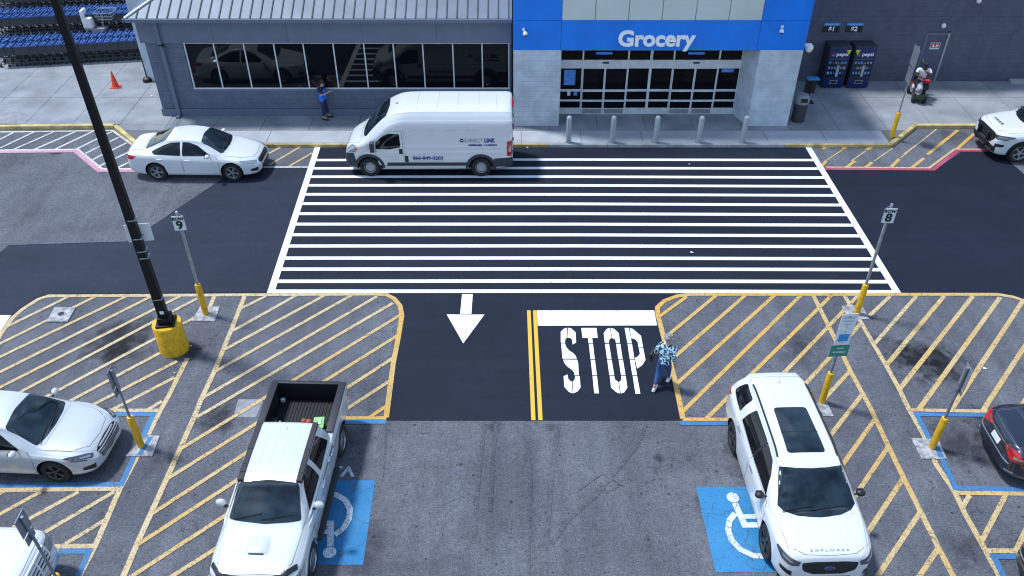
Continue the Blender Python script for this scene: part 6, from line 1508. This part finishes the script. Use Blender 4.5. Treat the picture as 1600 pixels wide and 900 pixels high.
def person(lab, loc, rz, J, skin, mats, hair='short', sleeves='short', scale=1.0, shoes=M_TXT):
    """J: joint name -> local position; x forward, y left, z up"""
    o = empty('person', loc, rz, lab, 'person'); o.scale = (scale,) * 3
    J = {k: Vector(v) for k, v in J.items()}
    names = ['pelvis', 'waist', 'chest', 'neck', 'chin', 'head', 'crown']; rad_ = [(.13, .11), (.12, .10), (.145, .105), (.052, .052), (.066, .066), (.088, .078), (.06, .055)]
    V = [J[n] for n in names]; R_ = list(rad_); E_ = [(i, i + 1) for i in range(6)]
    def chain(start, pts, rs):
        prev = start
        for p, r in zip(pts, rs): V.append(Vector(p)); R_.append(r); E_.append((prev, len(V) - 1)); prev = len(V) - 1
        return prev
    for s, n in ((1, 'l'), (-1, 'r')):
        w = chain(2, [J['sh_' + n], J['el_' + n], J['wr_' + n]], [.056, .040, .027])
        el, wr = J['el_' + n], J['wr_' + n]; d = (wr - el).normalized(); side_ = d.cross(Vector((0, 0, 1)))
        side_ = side_.normalized() if side_.length > .1 else Vector((1, 0, 0)); cu = side_.cross(d).normalized() * -.25
        pm = chain(w, [wr + d * .05], [(.036, .018)])
        for k in range(4):
            off = side_ * (-.024 + .016 * k); ln = (.058, .070, .064, .050)[k]
            chain(pm, [wr + d * .088 + off, wr + d * (.088 + ln * .5) + off + cu * .03, wr + d * (.088 + ln) + off + cu * .10], [.0085, .008, .007])
        chain(pm, [wr + d * .055 - side_ * .038, wr + d * .085 - side_ * .050 + cu * .03], [.010, .008])
        a = chain(0, [J['hip_' + n], J['kn_' + n], J['an_' + n]], [.078, .055, .036])
        chain(a, [J['to_' + n]], [(.036, .028)])
    body = skin_mesh('body', V, E_, R_, skin, o)
    hd = J['head']; f = (J['nose'] - hd).normalized() if 'nose' in J else Vector((1, 0, 0)); sd = Vector((0, 0, 1)).cross(f).normalized(); up = f.cross(sd)
    fm = MB(); fm.ball(hd + f * .088 - up * .01, .016, 1, .8, 1.3, 8, 6)
    for s in (1, -1): fm.ball(hd + sd * s * .084 - up * .005, .020, .8, .5, 1.3, 8, 6)
    fm.build('nose_and_ears', skin, o, smooth=True)
    em = MB()
    for s in (1, -1): em.ball(hd + f * .080 + sd * s * .031 + up * .018, .010, n=8, m=6)
    em.build('eyes', M_TXT, o, smooth=True); MB().ball(hd + f * .080 - up * .048, .018, .5, 1, .35, 8, 6).build('mouth', mat('lips', (.3, .09, .08), .5), o, smooth=True)
    hm = MB(); hm.ball(hd + up * .035 - f * .022, .105, .98, .92, .95, 14, 10)
    if hair == 'curly':
        for k in range(26):
            a = random.uniform(0, 6.28); b = random.uniform(-.2, 1.4); dv = (f * math.cos(a) + sd * math.sin(a)) * math.cos(b) + up * math.sin(b)
            if dv.dot(f) > .55 and b < .6: continue
            hm.ball(hd + up * .03 - f * .02 + dv * .10, random.uniform(.022, .036), n=7, m=5)
    if hair == 'long': hm.ball(hd - f * .07 - up * .05, .075, .8, 1.1, 1.5, 12, 8)
    hm.build('hair', mats['hair'], o, smooth=True)
    # clothing follows the same skeleton, slightly larger
    g_ = .022; top = mats['top']
    Vt = [J['pelvis'] * .35 + J['waist'] * .65 if 'tuck' in mats else J['pelvis'] - Vector((0, 0, .10)), J['waist'], J['chest'], J['neck'] * .75 + J['chest'] * .25]
    Rt = [(.20, .165) if 'loose' in mats else (.148, .122), (.15, .125) if 'loose' in mats else (.135, .112), (.165, .125), (.085, .075)]; Et = [(0, 1), (1, 2), (2, 3)]
    for n in 'lr':
        k = 2; sh_, el, wr = J['sh_' + n], J['el_' + n], J['wr_' + n]
        Vt.append(sh_); Rt.append(.078); Et.append((2, len(Vt) - 1)); 
        if sleeves == 'long': pts = [(el, .062), (el.lerp(wr, .8), .048)]
        elif sleeves == 'short': pts = [(sh_.lerp(el, .7), .066)]
        else: pts = []
        for p, r in pts: Vt.append(p); Rt.append(r); Et.append((len(Vt) - 2, len(Vt) - 1))
    skin_mesh('shirt', Vt, Et, Rt, top, o, root=1)
    if 'vest' in mats: skin_mesh('vest', [J['pelvis'] - Vector((0, 0, .05)), J['waist'], J['chest'] - Vector((0, 0, .03)), J['chest'].lerp(J['neck'], .55)], [(0, 1), (1, 2), (2, 3)], [(.20, .175), (.18, .155), (.20, .16), (.13, .10)], mats['vest'], o, root=1)
    Vl = [J['pelvis'].lerp(J['waist'], .7), J['pelvis'] - Vector((0, 0, .03))]; Rl = [(.155, .128), (.172, .145)]; El = [(0, 1)]
    for n in 'lr':
        Vl += [J['hip_' + n] - Vector((0, 0, .03)), J['kn_' + n], J['an_' + n].lerp(J['kn_' + n], .16)]; Rl += [.102, .074, .056]; q = len(Vl) - 3; El += [(1, q), (q, q + 1), (q + 1, q + 2)]
    skin_mesh('trousers', Vl, El, Rl, mats['legs'], o, root=1)
    for n in 'lr':
        an, to = J['an_' + n], J['to_' + n]; d = (to - an); d.z = 0; L2 = d.length; d = d.normalized() if L2 > .01 else Vector((1, 0, 0)); q = d.to_track_quat('X', 'Z').to_matrix().to_4x4()
        pitch = math.atan2(an.z - .08 - 0, 1) if 'lift_' + n in J else 0
        M = Matrix.Translation((an.x, an.y, an.z - .045)) @ q @ Matrix.Rotation(J['lift_' + n].x if 'lift_' + n in J else 0, 4, 'Y')
        s_ = MB(); s_.ball((.07, 0, .0), .05, 2.7, .88, .9, 12, 8); so_ = s_.build('shoe', shoes, o, smooth=True); so_.data.transform(M)
        sl2 = MB().box(-.06, .20, -.043, .043, -.052, -.034).build('sole', M_CLOTHW if shoes != M_TXT else M_TXT, so_, bevel=.01); sl2.data.transform(M)
    return o, J
# walking woman, seen from behind, heading away to the upper right
Jw = dict(pelvis=(0, 0, .88), waist=(.01, 0, 1.02), chest=(.03, 0, 1.24), neck=(.05, 0, 1.42), chin=(.07, 0, 1.48), head=(.08, 0, 1.56), crown=(.075, 0, 1.63), nose=(.2, .0, 1.55),
  sh_l=(.03, .17, 1.34), el_l=(-.04, .25, 1.10), wr_l=(.14, .24, .95), sh_r=(.03, -.17, 1.34), el_r=(-.06, -.23, 1.10), wr_r=(.02, -.27, .87),
  hip_l=(0, .095, .85), kn_l=(-.03, .10, .48), an_l=(-.26, .10, .12), to_l=(-.12, .10, .05), hip_r=(0, -.095, .85), kn_r=(.20, -.09, .48), an_r=(.26, -.09, .10), to_r=(.42, -.10, .06))
pw_ = G(1033, 606)
wom, _ = person('grey haired woman in a blue patterned blouse walking beside the STOP lettering', (pw_.x, pw_.y + .05, .015), rad(62), Jw, M_SKIN, dict(hair=M_HAIRG, top=M_FLORAL, legs=M_DENIM, loose=1), hair='curly', sleeves='long', scale=1.0, shoes=M_CLOTHW)
Mw = Matrix.Translation(wom.location) @ Matrix.Rotation(rad(62), 4, 'Z')
hb = empty('handbag', Mw @ Vector((.16, .36, .70)), rad(62), 'black handbag held in the left hand of the walking woman', 'handbag')
MB().box(-.17, .17, -.06, .06, 0, .24).build('bag_body', M_TXT, hb, bevel=.03)
st_ = MB(); pr_p = None
for i in range(9):
    a = math.pi * i / 8; p = Vector((.11 * math.cos(a), -.03, .23 + .13 * math.sin(a)))
    if pr_p is not None: st_.bar(pr_p, p, .010, 6)
    pr_p = p
st_.build('strap', M_TXT, hb)
# store worker leaning by the wall with a phone
Jv = dict(pelvis=(0, 0, .86), waist=(-.01, 0, 1.0), chest=(.0, 0, 1.21), neck=(.03, 0, 1.38), chin=(.06, 0, 1.43), head=(.07, 0, 1.50), crown=(.065, 0, 1.58), nose=(.19, 0, 1.45),
  sh_l=(0, .18, 1.31), el_l=(.06, .22, 1.05), wr_l=(.28, .14, 1.14), sh_r=(0, -.18, 1.31), el_r=(.05, -.22, 1.05), wr_r=(.29, -.10, 1.16),
  hip_l=(0, .09, .83), kn_l=(.03, .11, .45), an_l=(.06, .13, .09), to_l=(.22, .15, .05), hip_r=(0, -.09, .83), kn_r=(.02, -.10, .45), an_r=(-.02, -.12, .09), to_r=(.14, -.15, .05))
pv = G(509, 185, .12)
wk, _ = person('person in a bright blue vest standing against the grey wing wall looking at a phone', (pv.x, pv.y, .125), rad(-12), Jv, M_SKIN, dict(hair=M_HAIRD, top=M_NAVY, legs=mat('dark_blue_cloth', (.016, .03, .10), .9, var=.2, vscale=20), vest=M_VEST), hair='long', sleeves='short', scale=1.0)
Mv = Matrix.Translation(wk.location) @ Matrix.Rotation(rad(-12), 4, 'Z')
o = MB().box(-.05, .05, -.035, .035, -.005, .005).build('phone', M_TXT, bevel=.003); o.location = Mv @ Vector((.40, -.01, 1.22)); o.rotation_euler = (0, rad(-35), rad(-12)); tag(o, 'phone held by the person in the blue vest', 'phone')
MB().box(-.045, .045, -.031, .031, .0051, .0062).build('screen', M_GTXT, o)
# person on a mobility scooter
ps = G(1432, 152, .12); rs = rad(-105)
sc = empty('mobility_scooter', (ps.x, ps.y, .122), rs, 'dark mobility scooter loaded with shopping bags by the service door', 'mobility scooter')
MB().box(-.50, .55, -.25, .25, .12, .20).build('floorboard', M_DGREYP, sc, bevel=.03); MB().box(-.52, -.10, -.27, .27, .20, .46).build('rear_cover', M_RCLOTH, sc, bevel=.05)
MB().box(-.42, .02, -.24, .24, .50, .60).build('seat', M_TXT, sc, bevel=.03); MB().box(-.48, -.38, -.23, .23, .60, 1.02).build('backrest', M_TXT, sc, bevel=.03)
MB().bar((.50, 0, .2), (.36, 0, .98), .035, 8).build('tiller', M_DGREYP, sc); MB().bar((.36, -.28, .98), (.36, .28, .98), .018, 8).build('handlebar', M_TXT, sc)
MB().box(.42, .64, -.20, .20, .62, .65).box(.42, .44, -.20, .20, .65, .80).box(.62, .64, -.20, .20, .65, .80).box(.44, .62, -.20, -.18, .65, .80).box(.44, .62, .18, .20, .65, .80).build('basket', M_TXT, sc)
MB().box(.42, .70, -.16, .16, .20, .42).build('front_cowl', mat('olive_plastic', (.03, .06, .015), .5), sc, bevel=.05)
for x, y in ((-.36, .29), (-.36, -.29), (.52, .22), (.52, -.22)): MB().lathe([(.001, -.05), (.12, -.05), (.14, -.02), (.14, .02), (.12, .05), (.001, .05)], 18, (x, y, .14), 'y').build('wheel', M_RUB, sc, smooth=True)
Js = dict(pelvis=(-.18, 0, .68), waist=(-.17, 0, .84), chest=(-.12, 0, 1.06), neck=(-.08, 0, 1.22), chin=(-.05, 0, 1.27), head=(-.03, 0, 1.35), crown=(-.035, 0, 1.42), nose=(.1, -.02, 1.31),
  sh_l=(-.12, .21, 1.16), el_l=(.06, .27, .98), wr_l=(.12, .06, 1.14), sh_r=(-.12, -.21, 1.16), el_r=(.02, -.29, .95), wr_r=(.24, -.18, 1.0),
  hip_l=(-.14, .11, .66), kn_l=(.24, .15, .64), an_l=(.28, .14, .28), to_l=(.42, .15, .25), hip_r=(-.14, -.11, .66), kn_r=(.24, -.15, .64), an_r=(.28, -.14, .28), to_r=(.42, -.15, .25))
person('person in a white t-shirt seated on the mobility scooter with a hand at the mouth', (ps.x, ps.y, .122), rs, Js, M_SKIND, dict(hair=M_HAIRD, top=M_CLOTHW, legs=M_NAVY, loose=1), hair='short', sleeves='short')
Ms = Matrix.Translation(sc.location) @ Matrix.Rotation(rs, 4, 'Z')
for i, (x, y, z, r, l) in enumerate(((.60, -.12, .40, .17, 'white printed carrier bag hanging full of shopping at the front of the scooter'), (.40, -.34, .40, .11, 'small pale carrier bag hanging at the side of the scooter'))):
    b = MB(); b.ball((0, 0, r * 1.2), r, .7, .95, 1.6, 14, 10)
    for s in (1, -1): b.bar((s * .05, 0, r * 2.5), (0, 0, r * 3.0), .012, 5)
    for k in range(len(b.v)): v = b.v[k]; b.v[k] = (v[0] * random.uniform(.92, 1.08), v[1] * random.uniform(.92, 1.08), v[2])
    o = b.build('carrier_bag', M_BAG, smooth=True, ang=60); o.location = Ms @ Vector((x, y, z)); tag(o, l, 'bag')
o = MB().box(-.14, .14, -.13, .13, 0, .14).build('red_pouch', M_RCLOTH, bevel=.03); o.location = Ms @ Vector((.20, .12, .74)); tag(o, 'red pouch on the lap of the person on the scooter', 'pouch')
